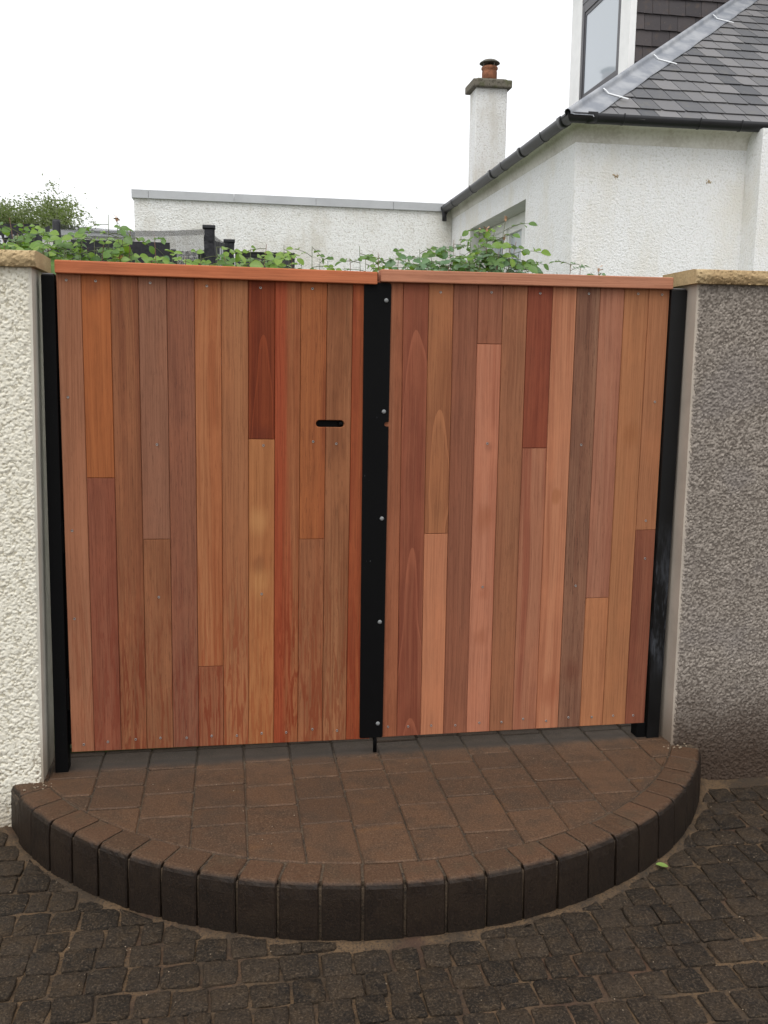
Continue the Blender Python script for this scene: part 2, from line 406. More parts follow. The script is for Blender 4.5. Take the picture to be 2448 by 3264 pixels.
for k in range(15):
    ys = [.30] + ROWS[k] + [-1.0]
    for a, b in zip(ys[:-1], ys[1:]):
        g_ = .0022
        p_ = [(cols[k] + g_, b + g_), (cols[k + 1] - g_, b + g_), (cols[k + 1] - g_, a - g_), (cols[k] + g_, a - g_)]
        p_ = [(x + U(-.0015, .0015), y + U(-.002, .002)) for x, y in p_]
        for (cx, cy) in circ:
            if not p_: break
            p_ = clip(p_, cx, cy, RI + cx * CX0 + cy * CY0)
        if len(p_) < 3 or abs(area(p_)) < .0012: continue
        q = []                     # nibble the corners: tumbled block
        for i in range(len(p_)):
            P0, P1, P2 = Vector(p_[i - 1]), Vector(p_[i]), Vector(p_[(i + 1) % len(p_)])
            if (P0 - P1).length < .03 or (P2 - P1).length < .03: q.append(p_[i]); continue
            c1, c2 = U(.004, .011), U(.004, .011)
            q += [tuple(P1 + (P0 - P1).normalized() * c1), tuple(P1 + (P2 - P1).normalized() * c2)]
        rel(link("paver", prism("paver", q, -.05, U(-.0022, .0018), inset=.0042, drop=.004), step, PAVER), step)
prof = [(1.352, -.19), (1.352, -.003), (1.356, 0), (1.440, 0), (1.451, -.0025), (1.4585, -.0085), (1.4625, -.018), (1.4655, -.05), (1.471, -.19)]
a_ref = math.atan2(-.885 - CY0, .947 - CX0); dA = .1235 / 1.455
for k in range(-12, 14):
    a0 = a_ref + k * dA; a1 = a0 + dA
    if a1 < math.radians(-158) or a0 > math.radians(-22): continue
    g_ = .0044 / 1.455; hz = U(-.0015, .0015); dr = U(-.002, .002)
    dr -= .015 * max(0., (math.radians(-147) - (a0 + a1) / 2) / math.radians(8))
    angs = [(a0 + g_, .0032), (a0 + g_ + .003, 0)] + [(a0 + dA * t, U(-.0006, .0012)) for t in (.2, .35, .5, .65, .8)] + [(a1 - g_ - .003, 0), (a1 - g_, .0032)]
    vs_ = []; n = len(prof)
    for (a, sh) in angs:
        for (r, z) in prof:
            ch_ = U(-.0012, .0012) if 1.44 <= r and z > -.1 else 0; r2 = r - sh + ch_ if r > 1.40 else r + sh * .3; z2 = z - sh + ch_ if z > -.1 else z
            vs_.append((CX0 + (r2 + dr) * math.cos(a), CY0 + (r2 + dr) * math.sin(a), z2 + hz))
    fs = [[i * n + j, i * n + (j + 1) % n, (i + 1) * n + (j + 1) % n, (i + 1) * n + j] for i in range(len(angs) - 1) for j in range(n)] + [list(range(n))[::-1], [(len(angs) - 1) * n + j for j in range(n)]]
    me = mesh("kerb_block", vs_, fs); bm = bmesh.new(); bm.from_mesh(me); bmesh.ops.recalc_face_normals(bm, faces=bm.faces); bm.to_mesh(me); bm.free()
    rel(link("kerb_block", me, step, KERB), step)

# ------------------------------------------------------------------ boundary walls
m = Mat("cream_roughcast"); p = m.pos(); st = m.attr("stone"); n = m.noise(p, 230, 3); b = m.noise(p, 2.2, 5, .6); r2 = m.noise(m.mapping(p, (14, 14, 1.2)), 1, 4)
c = m.mix(m.ramp(st, 0, .3), C((196, 188, 166)), m.mix(st, C((226, 219, 200)), C((246, 242, 228))))
c = m.mix(m.ramp(m.math('ADD', m.math('MULTIPLY', b, .6), m.math('MULTIPLY', r2, .4)), .5, .68, 0, .35), c, C((198, 188, 162)))
zz = m.math('ADD', m.sep(p)[2], m.math('MULTIPLY', b, .12))
c = m.mix(m.ramp(zz, -.12, .08, .55, 0), c, C((128, 106, 80)))
m.set(Base_Color=c, Roughness=.9); m.b.inputs["Specular IOR Level"].default_value = .2; m.bump(n, .5, .003); CREAM = m.m
GREY = roughcast("grey_dash", (150, 136, 124), (112, 100, 92), 150, .6, .003)
def two_tone_dash():
    m = Mat("grey_pebbledash"); p = m.pos(); n = m.noise(p, 260, 3); v = m.vor(p, 105, 'F1', "Color"); b = m.noise(p, 4, 4)
    st = m.attr('stone'); c = m.mix(m.ramp(st, 0, .3), C((118, 109, 101)), m.mix(m.ramp(st, .25, 1), C((132, 123, 114)), C((172, 162, 152))))
    c = m.mix(m.ramp(b, .5, .7, 0, .4), c, C((134, 127, 124)))
    zz = m.math('ADD', m.sep(p)[2], m.math('MULTIPLY', b, .16))
    c = m.mix(m.ramp(zz, .0, .42, .92, 0), c, C((64, 49, 38)))       # splash-back stain at the foot
    m.set(Base_Color=c, Roughness=.9); m.b.inputs["Specular IOR Level"].default_value = .2; m.bump(n, .4, .002); return m.m
DASH = two_tone_dash()
def reveal_mat(name, c, stain):
    m = Mat(name); p = m.pos(); n = m.noise(p, 7, 5); f = m.noise(p, 120, 4)
    col = m.mix(m.ramp(n, .35, .7), C(c), C(tuple(int(x * .93) for x in c)))
    zz = m.math('ADD', m.sep(p)[2], m.math('MULTIPLY', n, .15))
    col = m.mix(m.ramp(zz, .05, .32, .75, 0), col, C(stain))
    m.set(Base_Color=col, Roughness=.85); m.bump(f, .25, .002); return m.m
def stone_mat(name, c, d):
    m = Mat(name); p = m.pos(); n = m.noise(p, 5, 5); f = m.noise(p, 90, 5, .65)
    col = m.mix(m.ramp(n, .35, .68), C(c), C(d)); col = m.mix(m.ramp(f, .3, .7, .45, 0), col, tuple(x * .55 for x in C(d)))
    m.set(Base_Color=col, Roughness=.9); m.bump(f, .6, .004); return m.m
STONE = stone_mat("sandstone", (204, 180, 138), (176, 148, 108))
STONE_CUT = stone_mat("sawn_sandstone", (198, 172, 128), (178, 150, 106))

def pebbled(x0, x1, z0, z1, Yf, step_, rad, amp, dens, arris=None, lean=0, base=0):
    """front face height field of thrown stones, rounded over at the opening's arris"""
    nx, nz = int((x1 - x0) / step_) + 1, int((z1 - z0) / step_) + 1
    xs, zs = np.linspace(x0, x1, nx), np.linspace(z0, z1, nz); H = np.zeros((nz, nx)); ST = np.zeros((nz, nx))
    n = int((x1 - x0) * (z1 - z0) * dens)
    px = nrg.uniform(x0, x1, n); pz = nrg.uniform(z0, z1, n); pr = nrg.uniform(.55, 1.25, n) * rad; pa = nrg.uniform(.4, 1.0, n) * amp
    th = nrg.uniform(0, math.pi, n); el = nrg.uniform(.55, 1, n); ti = nrg.uniform(-.8, .8, (n, 2))
    for i in range(n):
        R_ = pr[i] * 1.05; i0, i1 = np.searchsorted(xs, [px[i] - R_, px[i] + R_]); j0, j1 = np.searchsorted(zs, [pz[i] - R_, pz[i] + R_])
        if i1 <= i0 or j1 <= j0: continue
        dx, dz = np.meshgrid((xs[i0:i1] - px[i]) / pr[i], (zs[j0:j1] - pz[i]) / pr[i])
        c_, s_ = math.cos(th[i]), math.sin(th[i]); q = (dx * c_ + dz * s_) ** 2 + ((-dx * s_ + dz * c_) / el[i]) ** 2
        h = np.where(q < 1, (np.clip(1 - q, 0, 1) ** .25) * pa[i] * (1 + ti[i, 0] * dx + ti[i, 1] * dz), 0)
        hs_ = H[j0:j1, i0:i1]; up_ = h > hs_; ST[j0:j1, i0:i1][up_] = .25 + .75 * el[i] * ((i * 7919) % 1000) / 1000; H[j0:j1, i0:i1] = np.maximum(hs_, h)
    H += nrg.normal(0, amp * .06, H.shape)
    X, Z = np.meshgrid(xs, zs); Y = Yf - H - base
    if arris is not None:
        e = np.abs(X - arris); Y = Y + .012 * np.exp(-e / .006)
    X = X + lean * Z
    vs_ = np.stack([X, Y, Z], -1).reshape(-1, 3); idx = np.arange(nx * nz).reshape(nz, nx)
    fs = np.stack([idx[:-1, :-1], idx[:-1, 1:], idx[1:, 1:], idx[1:, :-1]], -1).reshape(-1, 4)
    me = mesh("roughcast_face", vs_.tolist(), fs.tolist(), True)
    at_ = me.attributes.new("stone", 'FLOAT', 'POINT'); at_.data.foreach_set("value", ST.ravel().astype(np.float32)); return me

def coping(name, x0, x1, parent, seed):
    bm = bmesh.new(); r = random.Random(seed); n = 120; rows = []
    zt, zb = 1.830, 1.781
    for i in range(n + 1):
        x = x0 + (x1 - x0) * i / n; ring = []
        for j in range(11):
            t = j / 10; z = zb + (zt - zb) * t
            lump = math.sin(x * 61 + t * 5 + seed) * math.sin(x * 23 - t * 4) * .004 + math.sin(x * 140 + t * 17) * .0015
            bulge = .010 * math.sin(math.pi * min(max(t, .05), .95)) + lump * .5 + r.uniform(-.0026, .0026)
            if i in (0, n): bulge *= .2
            ring.append(bm.verts.new((x + (r.uniform(-.002, .002) if 0 < i < n else 0), -.104 - bulge, z + r.uniform(-.001, .001))))
        ring.append(bm.verts.new((x, -.085, zt + .003 + r.uniform(0, .001))))
        ring.append(bm.verts.new((x, .165, zt + .003))); ring.append(bm.verts.new((x, .165, zb))); rows.append(ring)
    k = len(rows[0])
    for i in range(n):
        for j in range(k):
            f_ = bm.faces.new((rows[i][j], rows[i + 1][j], rows[i + 1][(j + 1) % k], rows[i][(j + 1) % k]))
            f_.smooth = j < 10 and r.random() < .6
    bm.faces.new(rows[0]).material_index = 1; bm.faces.new(rows[-1][::-1]).material_index = 1
    me = from_bm("coping_stone", bm); me.materials.append(STONE); me.materials.append(STONE_CUT)
    return rel(link("coping_stone", me, parent), parent)

wl = empty("boundary_wall", (-.6, .03, -.2))
tag(wl, "cream painted roughcast garden wall with sandstone coping beside the gate", "wall")
LEAN = .0249
bm = bmesh.new(); add_box(bm, -6, -.086, -.080, .137, -.22, 1.781)
for v in bm.verts:
    if v.co.x > -1: v.co.x += LEAN * v.co.z
REVL = reveal_mat("smooth_render_cream", (216, 210, 196), (124, 106, 84))
REVR = reveal_mat("smooth_render_grey", (190, 178, 164), (104, 86, 68))
rel(link("wall_body", from_bm("wall_body", bm), wl, REVL), wl)
rel(link("roughcast_face", pebbled(-.42, -.086, -.22, 1.779, -.080, .0029, .0058, .0042, 24000, -.086, LEAN), wl, CREAM), wl)
rel(link("roughcast_face", pebbled(-1.9, -.42, -.22, 1.779, -.080, .0058, .0075, .0046, 14000), wl, CREAM), wl)
rel(link("outer_face", box_mesh("outer_face", -6, -1.9, -.084, -.078, -.22, 1.779), wl, CREAM), wl)
for i, (a, b) in enumerate(((-.62, -.023), (-1.225, -.625), (-1.83, -1.23), (-2.43, -1.835))): coping("coping_stone", a, b, wl, 3 + i)
wr = empty("boundary_wall", (3, .03, -.2))
tag(wr, "grey-brown pebbledashed garden wall with sandstone coping beside the gate", "wall")
bm = bmesh.new(); add_box(bm, 2.298, 9, -.080, .137, -.22, 1.781)
for v in bm.verts:
    if v.co.x < 3: v.co.x -= .005 * v.co.z
rel(link("wall_body", from_bm("wall_body", bm), wr, REVR), wr)
rel(link("pebbledash_face", pebbled(2.299, 2.88, -.22, 1.779, -.080, .0029, .0050, .0043, 24000, 2.299, -.005, .001), wr, DASH), wr)
rel(link("pebbledash_face", pebbled(2.88, 4.3, -.22, 1.779, -.080, .0058, .0070, .0046, 14000, None, 0, .001), wr, DASH), wr)
rel(link("outer_face", box_mesh("outer_face", 4.3, 9, -.084, -.078, -.22, 1.779), wr, DASH), wr)
for i, (a, b) in enumerate(((2.270, 2.92), (2.925, 3.53), (3.535, 4.14))): coping("coping_stone", a, b, wr, 13 + i)

# ------------------------------------------------------------------ gate posts
m = Mat("black_steel"); p = m.pos(); n = m.noise(p, 5, 6, .65); f = m.noise(m.mapping(p, (120, 120, 30)), 1, 4, .7); sp = m.noise(m.mapping(p, (170, 170, 60)), 1, 2)
c = m.mix(m.ramp(f, .66, .76, 0, .25), C((10, 10, 11)), C((72, 74, 80)))
c = m.mix(m.math('MULTIPLY', m.ramp(sp, .74, .8), m.ramp(n, .5, .64)), c, C((170, 172, 176)))
m.set(Base_Color=c, Roughness=m.ramp(n, .3, .7, .5, .7)); m.b.inputs["Specular IOR Level"].default_value = .1; STEEL = m.m
m = Mat("scuffed_black_steel"); p = m.pos(); n = m.noise(m.mapping(p, (9, 9, 4)), 1, 6, .65); f = m.noise(m.mapping(p, (90, 90, 14)), 1, 5, .7)
zz = m.sep(p)[2]
band = m.math('MULTIPLY', m.ramp(zz, .22, .38), m.ramp(zz, .5, 1.0, .55, 0))
c = m.mix(m.math('MULTIPLY', m.ramp(m.math('ADD', m.math('MULTIPLY', n, .5), m.math('MULTIPLY', f, .5)), .46, .6, 0, .8), band), C((10, 10, 11)), C((92, 96, 104)))
m.set(Base_Color=c, Roughness=m.ramp(n, .3, .7, .4, .65)); m.b.inputs["Specular IOR Level"].default_value = .3; STEEL2 = m.m
def post(x0b, x1b, x0t, x1t, ztop, mat, label, foot):
    r = empty("gate_post", ((x0b + x1b) / 2, .03, 0)); tag(r, label, "gate post")
    bm = bmesh.new(); add_box(bm, 0, 1, -.012, .048, -.03, ztop, .004, 2)
    for v in bm.verts:
        t = max(0, v.co.z) / ztop; a = x0b + (x0t - x0b) * t; b = x1b + (x1t - x1b) * t; v.co.x = a + v.co.x * (b - a) if False else a + v.co.x * (b - a)
    rel(link("tube", from_bm("tube", bm), r, mat), r)
    cxt = (x0t + x1t) / 2
    rel(link("end_cap", box_mesh("end_cap", x0t + .002, x1t - .002, -.010, .046, ztop, ztop + .006, .002), r, simple("galvanised_cap", (104, 102, 102), .5)), r)
    if foot: rel(link("stop_block", box_mesh("stop_block", foot[0], foot[1], .0, .06, -.01, .062, .004), r, STEEL), r)
    return r
pl = post(-.058, -.013, -.026, .016, 1.764, STEEL, "black square steel gate post against the cream wall", None)
pr = post(2.228, 2.279, 2.224, 2.286, 1.764, STEEL2, "scuffed black square steel gate post against the pebbledashed wall", (2.19, 2.229))

# ------------------------------------------------------------------ gate leaves
m = Mat("screw_steel"); m.set(Base_Color=(.34, .33, .32), Metallic=.8, Roughness=.4); SCREW = m.m
m = Mat("screw_socket"); m.set(Base_Color=(.015, .015, .015), Roughness=.6); SOCK = m.m
m = Mat("galv_bolt"); p = m.pos(); m.set(Base_Color=m.mix(m.noise(p, 300, 3), (.12, .125, .125), (.26, .27, .27)), Metallic=0, Roughness=.6); BOLT = m.m
def screw_meshes(r):
    n = 12; me = bpy.data.meshes.new("screw")
    vs_ = []; fs = []
    for (rr, yy) in ((r, .002), (r, -.0004), (r * .8, -.0016), (r * .45, -.0012), (r * .42, .0006)):
        for k in range(n): vs_.append((rr * math.cos(k * 2 * math.pi / n), yy, rr * math.sin(k * 2 * math.pi / n)))
    for i in range(4):
        for k in range(n): fs.append((i * n + k, i * n + (k + 1) % n, (i + 1) * n + (k + 1) % n, (i + 1) * n + k))
    fs.append(tuple(4 * n + k for k in range(n)))
    me.from_pydata(vs_, [], fs); me.materials.append(SCREW); me.materials.append(SOCK)
    for p_ in me.polygons: p_.material_index = 1 if p_.index >= 3 * n else 0
    bm = bmesh.new(); bm.from_mesh(me); bmesh.ops.recalc_face_normals(bm, faces=bm.faces); bm.to_mesh(me); bm.free(); return me
SM = screw_meshes(.0046)
BM_ = lathe("bolt_head", [(.0078, 0), (.0078, .0012), (.0062, .0034), (.003, .0044), (.0012, .0046)], 16)
BM_.materials.append(BOLT)
HZ = 1.71                                          # board height
def board(leaf, x0, x1, z0, z1, mat, notch=None):
    """one board; local origin at its centre so grain coordinates stay local"""
    cx, cz = (x0 + x1) / 2, (z0 + z1) / 2; g_ = .00008; d = U(-.0005, .0005)
    poly = [(x0 + g_ - cx, z0 + g_ * .5 - cz), (x1 - g_ - cx, z0 + g_ * .5 - cz), (x1 - g_ - cx, z1 - g_ * .5 - cz), (x0 + g_ - cx, z1 - g_ * .5 - cz)]
    if notch:                                       # half of the latch slot, cut into one edge
        side, depth, zc, hh = notch; zc -= cz; arc = []
        ex = (x1 - g_ - cx) if side == 'r' else (x0 + g_ - cx); s = -1 if side == 'r' else 1
        for k in range(9):
            a = -math.pi / 2 + math.pi * k / 8; arc.append((ex + s * (depth - hh + hh * math.cos(a)), zc + hh * math.sin(a)))
        arc = [(ex, zc - hh)] + arc + [(ex, zc + hh)]
        if side == 'r': poly = poly[:2] + arc + poly[2:]
        else: poly = poly + arc[::-1]
    me = prism("board", poly, .019, d, 'y', inset=.0021, drop=-.0036)
    o = link("board", me, leaf, mat); o.location = (cx, 0, cz); return o
def put_screw(leaf, x, z, mesh_=None, y=-.0003, rotx=0):
    o = link("screw" if mesh_ is None else "bolt", mesh_ or SM, leaf); o.location = (x, y, z)
    if mesh_ is None: o.rotation_euler = (0, U(0, 6), 0)
    else: o.rotation_euler = (math.pi / 2, 0, 0)
    return o

WK = 1.0
left = empty("gate_leaf", (0, 0, .07)); left.rotation_euler = (0, .0117, 0)
tag(left, "hardwood boarded gate leaf with the latch slot, hung on the cream wall side", "gate")
LJ = [0, .081, .176, .268, .363, .456, .547, .640, .733, .823, .916, 1.007, 1.098]
zl = lambda Z: Z - .07
LB = [
 [(0, HZ, dict(base=(168, 116, 88), alt=(150, 98, 70), stripe=.25, fleck=.3, wet=.2))],
 [(0, zl(1.078), dict(base=(142, 86, 66), alt=(126, 70, 52), fleck=.4, wet=.3)), (zl(1.078), HZ, dict(base=(172, 104, 60), alt=(154, 88, 50), stripe=.35, fleck=.2, spots=((.0, .30, .06, (96, 58, 46)),)))],
 [(0, HZ, dict(base=(150, 98, 68), alt=(126, 78, 54), stripe=.7, fleck=.45, wet=.5))],
 [(0, zl(.858), dict(base=(150, 102, 72), alt=(130, 84, 58), stripe=.4, fleck=.5, wet=.4)), (zl(.858), HZ, dict(base=(146, 102, 80), alt=(132, 90, 70), stripe=.2, fleck=.5))],
 [(0, HZ, dict(base=(140, 92, 70), alt=(128, 82, 64), stripe=.3, fleck=.6, wet=.35))],
 [(0, zl(.38), dict(base=(152, 98, 70), alt=(136, 80, 54), fleck=.45, wet=.5)), (zl(.38), HZ, dict(base=(178, 120, 80), alt=(160, 94, 58), stripe=.5, fleck=.3, wet=.3))],
 [(0, HZ, dict(base=(166, 112, 76), alt=(150, 96, 64), stripe=.3, fleck=.4, wet=.5))],
 [(0, zl(1.218), dict(base=(178, 120, 76), alt=(158, 98, 58), stripe=.4, fleck=.25, wet=.3, pale=1, spots=((-.01, .28, .05, (206, 152, 98)), (.0, .05, .06, (200, 146, 92)), (-.01, .12, .03, (120, 70, 44))))), (zl(1.218), HZ, dict(base=(128, 58, 30), alt=(106, 42, 20), stripe=.5, fleck=.2, cath=1, spots=((0, -.27, .04, (84, 34, 24)),)))],
 [(0, HZ, dict(base=(162, 104, 68), alt=(140, 80, 48), stripe=.6, fleck=.35, wet=.7, red=(-.004, (170, 78, 46), (134, 46, 28))))],
 [(0, zl(.853), dict(base=(152, 100, 68), alt=(138, 84, 54), stripe=.3, fleck=.5, wet=.45)), (zl(.853), HZ, dict(base=(162, 98, 58), alt=(136, 74, 44), stripe=.55, fleck=.45))],
 [(0, HZ, dict(base=(160, 110, 76), alt=(134, 86, 56), stripe=.75, fleck=.45, wet=.4))],
 [(0, HZ, dict(base=(164, 90, 54), alt=(140, 68, 40), stripe=.6, fleck=.35, wet=.3))],
]
SLOT_Z = zl(1.265)
for i, segs in enumerate(LB):
    for (a, b, kw) in segs:
        nt_ = None
        if i == 9 and b == HZ: nt_ = ('r', .035, SLOT_Z + .0110, .0125)
        if i == 10: nt_ = ('l', .066, SLOT_Z + .0110, .0125)
        board(left, LJ[i], LJ[i + 1], a, b, wood(k=WK, **kw), nt_)
for (x, z) in [(0.053, 1.749), (0.148, 1.748), (0.328, 1.746), (0.518, 1.74), (0.702, 1.738), (0.883, 1.739), (0.706, 1.188), (0.884, 1.201), (0.968, 1.193), (0.042, 1.357), (0.036, 0.891), (0.031, 0.572), (0.335, 1.193), (0.326, 0.642), (0.694, 0.642), (0.044, 0.098), (0.129, 0.103), (0.228, 0.107), (0.317, 0.107), (0.412, 0.102), (0.503, 0.104), (0.596, 0.1), (0.688, 0.104), (0.78, 0.102), (0.879, 0.109), (0.973, 0.098)]:
    put_screw(left, x - .0117 * (z - .07), z - .07 + .0117 * x)
CAPL = wood((204, 124, 86), (188, 108, 72), stripe=.3, fleck=.25, axis='x', ss=60)
CAPR = wood((200, 142, 114), (184, 124, 96), stripe=.3, fleck=.3, axis='x', ss=60)
def cap(leaf, x0, x1, z0, z1, mat):
    me = box_mesh("cap_rail", -(x1 - x0) / 2, (x1 - x0) / 2, -.035, .035, -(z1 - z0) / 2, (z1 - z0) / 2, .0035, 2)
    o = link("cap_rail", me, leaf, mat); o.location = ((x0 + x1) / 2, .013, (z0 + z1) / 2); return o
cap(left, 0, 1.091, 1.7, 1.743, CAPL)
def frame(leaf, x0, x1):
    bm = bmesh.new()
    for (a, b, c_, d_) in ((x0, x0 + .04, .015, 1.69), (x1 - .04, x1, .015, 1.69), (x0 + .04, x1 - .04, .015, .055), (x0 + .04, x1 - .04, 1.65, 1.69), (x0 + .04, x1 - .04, .56, .60), (x0 + .04, x1 - .04, 1.11, 1.15)):
        add_box(bm, a, b, .0195, .0595, c_, d_)
    return link("steel_frame", from_bm("steel_frame", bm), leaf, STEEL)
frame(left, .006, 1.085)
link("hinge_stile", box_mesh("hinge_stile", -.022, .0055, .026, .056, .02, 1.68), left, STEEL)
lk = link("latch", box_mesh("latch", .86, 1.02, .024, .058, SLOT_Z - .04, SLOT_Z + .06, .002), left, STEEL)
kb = link("knob", lathe("knob", [(.009, 0), (.009, .018), (.0075, .021)], 14), lk, STEEL); kb.location = (.972, .026, SLOT_Z + .011); kb.rotation_euler = (math.pi / 2, 0, 0)
for z in (.22, .80, 1.45):
    bm = bmesh.new(); tube(bm, [(-.010, .012, z - .06), (-.010, .012, z + .06)], .008, 10); add_box(bm, -.004, .02, .0195 - .003, .024 - .005, z - .045, z + .045)
    link("hinge", from_bm("hinge", bm), left, STEEL)

right = empty("gate_leaf", (2.218, 0, .0586)); right.rotation_euler = (0, .002, 0)
tag(right, "hardwood boarded gate leaf with the black steel closing strip, hung on the pebbledashed wall side", "gate")
RJ = [x - 2.218 for x in (1.108, 1.205, 1.298, 1.389, 1.481, 1.574, 1.667, 1.763, 1.855, 1.946, 2.041, 2.137, 2.220)]
zr = lambda Z: Z - .0586
RB = [
 [(0, HZ, dict(base=(160, 104, 76), alt=(142, 84, 58), stripe=.5, fleck=.3))],
 [(0, HZ, dict(base=(146, 88, 66), alt=(126, 66, 48), stripe=.4, fleck=.2, cath=.8))],
 [(0, zr(.852), dict(base=(192, 130, 96), alt=(180, 118, 86), stripe=.15, fleck=.2)), (zr(.852), HZ, dict(base=(162, 108, 74), alt=(146, 90, 62), stripe=.3, fleck=.25, cath=.6))],
 [(0, HZ, dict(base=(142, 92, 70), alt=(130, 82, 62), stripe=.3, fleck=.35))],
 [(0, zr(1.554), dict(base=(190, 128, 102), alt=(172, 106, 80), stripe=.4, fleck=.2, spots=((0, .10, .045, (150, 86, 54)), (0, -.36, .04, (146, 84, 56)), (.012, .37, .028, (120, 66, 50)), (0, -.19, .03, (160, 92, 66))))), (zr(1.554), HZ, dict(base=(148, 96, 74), alt=(136, 84, 62), stripe=.3, fleck=.35))],
 [(0, HZ, dict(base=(154, 104, 76), alt=(140, 90, 66), stripe=.35, fleck=.35))],
 [(0, zr(1.172), dict(base=(172, 118, 92), alt=(152, 92, 70), stripe=.55, fleck=.3)), (zr(1.172), HZ, dict(base=(140, 74, 54), alt=(118, 58, 42), stripe=.5, fleck=.25))],
 [(0, HZ, dict(base=(192, 132, 100), alt=(172, 110, 80), stripe=.45, fleck=.15, spots=((.0, .08, .02, (150, 90, 50)), (0, -.70, .05, (150, 84, 58)))))],
 [(0, HZ, dict(base=(140, 104, 84), alt=(118, 82, 66), stripe=.8, fleck=.65, spots=((.0, -.62, .06, (110, 58, 42)),)))],
 [(0, zr(.585), dict(base=(184, 126, 88), alt=(170, 112, 78), stripe=.25, fleck=.25)), (zr(.585), HZ, dict(base=(170, 120, 96), alt=(156, 102, 80), stripe=.45, fleck=.35))],
 [(0, HZ, dict(base=(172, 118, 82), alt=(158, 104, 72), stripe=.2, fleck=.25, spots=((0, .31, .05, (150, 92, 54)),)))],
 [(0, zr(.851), dict(base=(140, 88, 68), alt=(122, 70, 54), stripe=.5, fleck=.3)), (zr(.851), HZ, dict(base=(172, 118, 84), alt=(158, 104, 72), stripe=.2, fleck=.25))],
]
for i, segs in enumerate(RB):
    for (a, b, kw) in segs: board(right, RJ[i], RJ[i + 1], a, b, wood(k=WK, **kw))
for (x, z) in [(1.341, 1.735), (1.53, 1.739), (1.714, 1.74), (1.901, 1.743), (2.094, 1.747), (2.189, 1.746), (2.185, 1.347), (1.531, 1.19), (1.529, 0.642), (1.898, 1.184), (1.902, 0.636), (2.176, 0.888), (2.182, 0.738), (1.17, 0.1), (1.249, 0.097), (1.34, 0.096), (1.436, 0.092), (1.532, 0.097), (1.622, 0.095), (1.71, 0.103), (1.805, 0.09), (1.897, 0.1), (1.995, 0.096), (2.085, 0.097), (2.17, 0.094)]:
    put_screw(right, x - 2.218, z - .0586)
cap(right, 1.120 - 2.218, 2.222 - 2.218, 1.706, 1.749, CAPR)
frame(right, 1.125 - 2.218, 2.214 - 2.218)
link("meeting_stile", box_mesh("meeting_stile", 1.085 - 2.218, 1.124 - 2.218, .0605, .066, .02, 1.742), right, STEEL)
sx = lambda X: X - 2.218
hb, ht = .004, 1.7035                                  # closing strip with rounded corners, a notch at its key hole
xb0, xb1, xt0, xt1 = sx(1.059), sx(1.148), sx(1.062), sx(1.160)
def edge(t, side): return (xb0 + (xt0 - xb0) * t) if side == 'l' else (xb1 + (xt1 - xb1) * t)
poly = [(xb0 + .004, hb), (xb1 - .004, hb), (xb1, hb + .004)]
zk = zr(1.2615); tk = (zk - hb) / (ht - hb); xe = edge(tk, 'r')
poly += [(xe - .0003, zk - .0085)] + [(xe - .008 - .0085 * math.sin(math.pi * k / 6), zk - .0085 * math.cos(math.pi * k / 6)) for k in range(7)] + [(xe, zk + .0085)]
poly += [(xt1, ht - .006), (xt1 - .006, ht), (xt0 + .008, ht), (xt0 + .002, ht - .003), (xt0, ht - .010)] + [(xb0, hb + .004)]
strip = link("closing_strip", prism("closing_strip", poly, -.0015, -.0075, 'y'), right, STEEL)
for (x, z) in ((1.142, 1.701), (1.138, 1.307), (1.135, .914), (1.132, .52), (1.129, .119)):
    put_screw(right, sx(x), zr(z), BM_, y=-.0076)
bm = bmesh.new(); tube(bm, [(sx(1.120), .004, -.0585), (sx(1.120), .004, .03)], .0075, 10)
link("drop_bolt", from_bm("drop_bolt", bm, True), right, STEEL)

# ------------------------------------------------------------------ house
HW = roughcast("white_roughcast", (244, 245, 244), (222, 221, 217), 58, .8, .016, dirt=(232, 228, 219), dirtscale=.9, k=1.14)
HWD = roughcast("weathered_white_roughcast", (244, 244, 240), (214, 211, 204), 46, .85, .022, dirt=(216, 211, 200), dirtscale=1.1, k=1.14)
m = Mat("cove_plaster"); p = m.pos(); n = m.noise(p, 2.5, 5); f = m.noise(p, 40, 4)
m.set(Base_Color=m.mix(m.ramp(m.math('ADD', m.math('MULTIPLY', n, .6), m.math('MULTIPLY', f, .4)), .4, .62), C((238, 235, 228)), C((214, 209, 199))), Roughness=.9); m.bump(f, .3, .004); COVE = m.m
m = Mat("slate"); p = m.pos(); rr = m.objrand(); n = m.noise(p, 12, 5); f = m.noise(m.mapping(p, (60, 60, 60)), 1, 4)
c = m.mix(rr, C((72, 73, 77)), C((118, 116, 117))); c = m.mix(m.ramp(n, .5, .75, 0, .4), c, C((108, 104, 94))); c = m.mix(m.ramp(f, .62, .75, 0, .35), c, C((150, 146, 130)))
m.set(Base_Color=c, Roughness=.6); m.bump(m.math('ADD', f, n), .3, .003); SLATE = m.m
m = Mat("dark_cheek_slate"); p = m.pos(); rr = m.objrand(); n = m.noise(p, 14, 5); f = m.noise(p, 55, 4)
c = m.mix(rr, C((56, 50, 52)), C((78, 70, 70))); c = m.mix(m.ramp(n, .52, .72, 0, .5), c, C((90, 74, 62))); c = m.mix(m.ramp(f, .64, .74, 0, .4), c, C((130, 124, 116)))
m.set(Base_Color=c, Roughness=.6); m.bump(m.math('ADD', f, n), .3, .003); SLATE2 = m.m
m = Mat("lead"); p = m.pos(); n = m.noise(p, 6, 5); f = m.noise(p, 50, 4)
m.set(Base_Color=m.mix(m.ramp(n, .35, .7), C((132, 136, 144)), C((166, 168, 172))), Roughness=.5, Metallic=.25); m.bump(f, .15, .003); LEAD = m.m
GUT = simple("gutter_plastic", (34, 34, 38), .4, .2, 8, k=1)
WHITE = simple("white_paint", (240, 240, 238), .5, .04, 5, k=1.12)
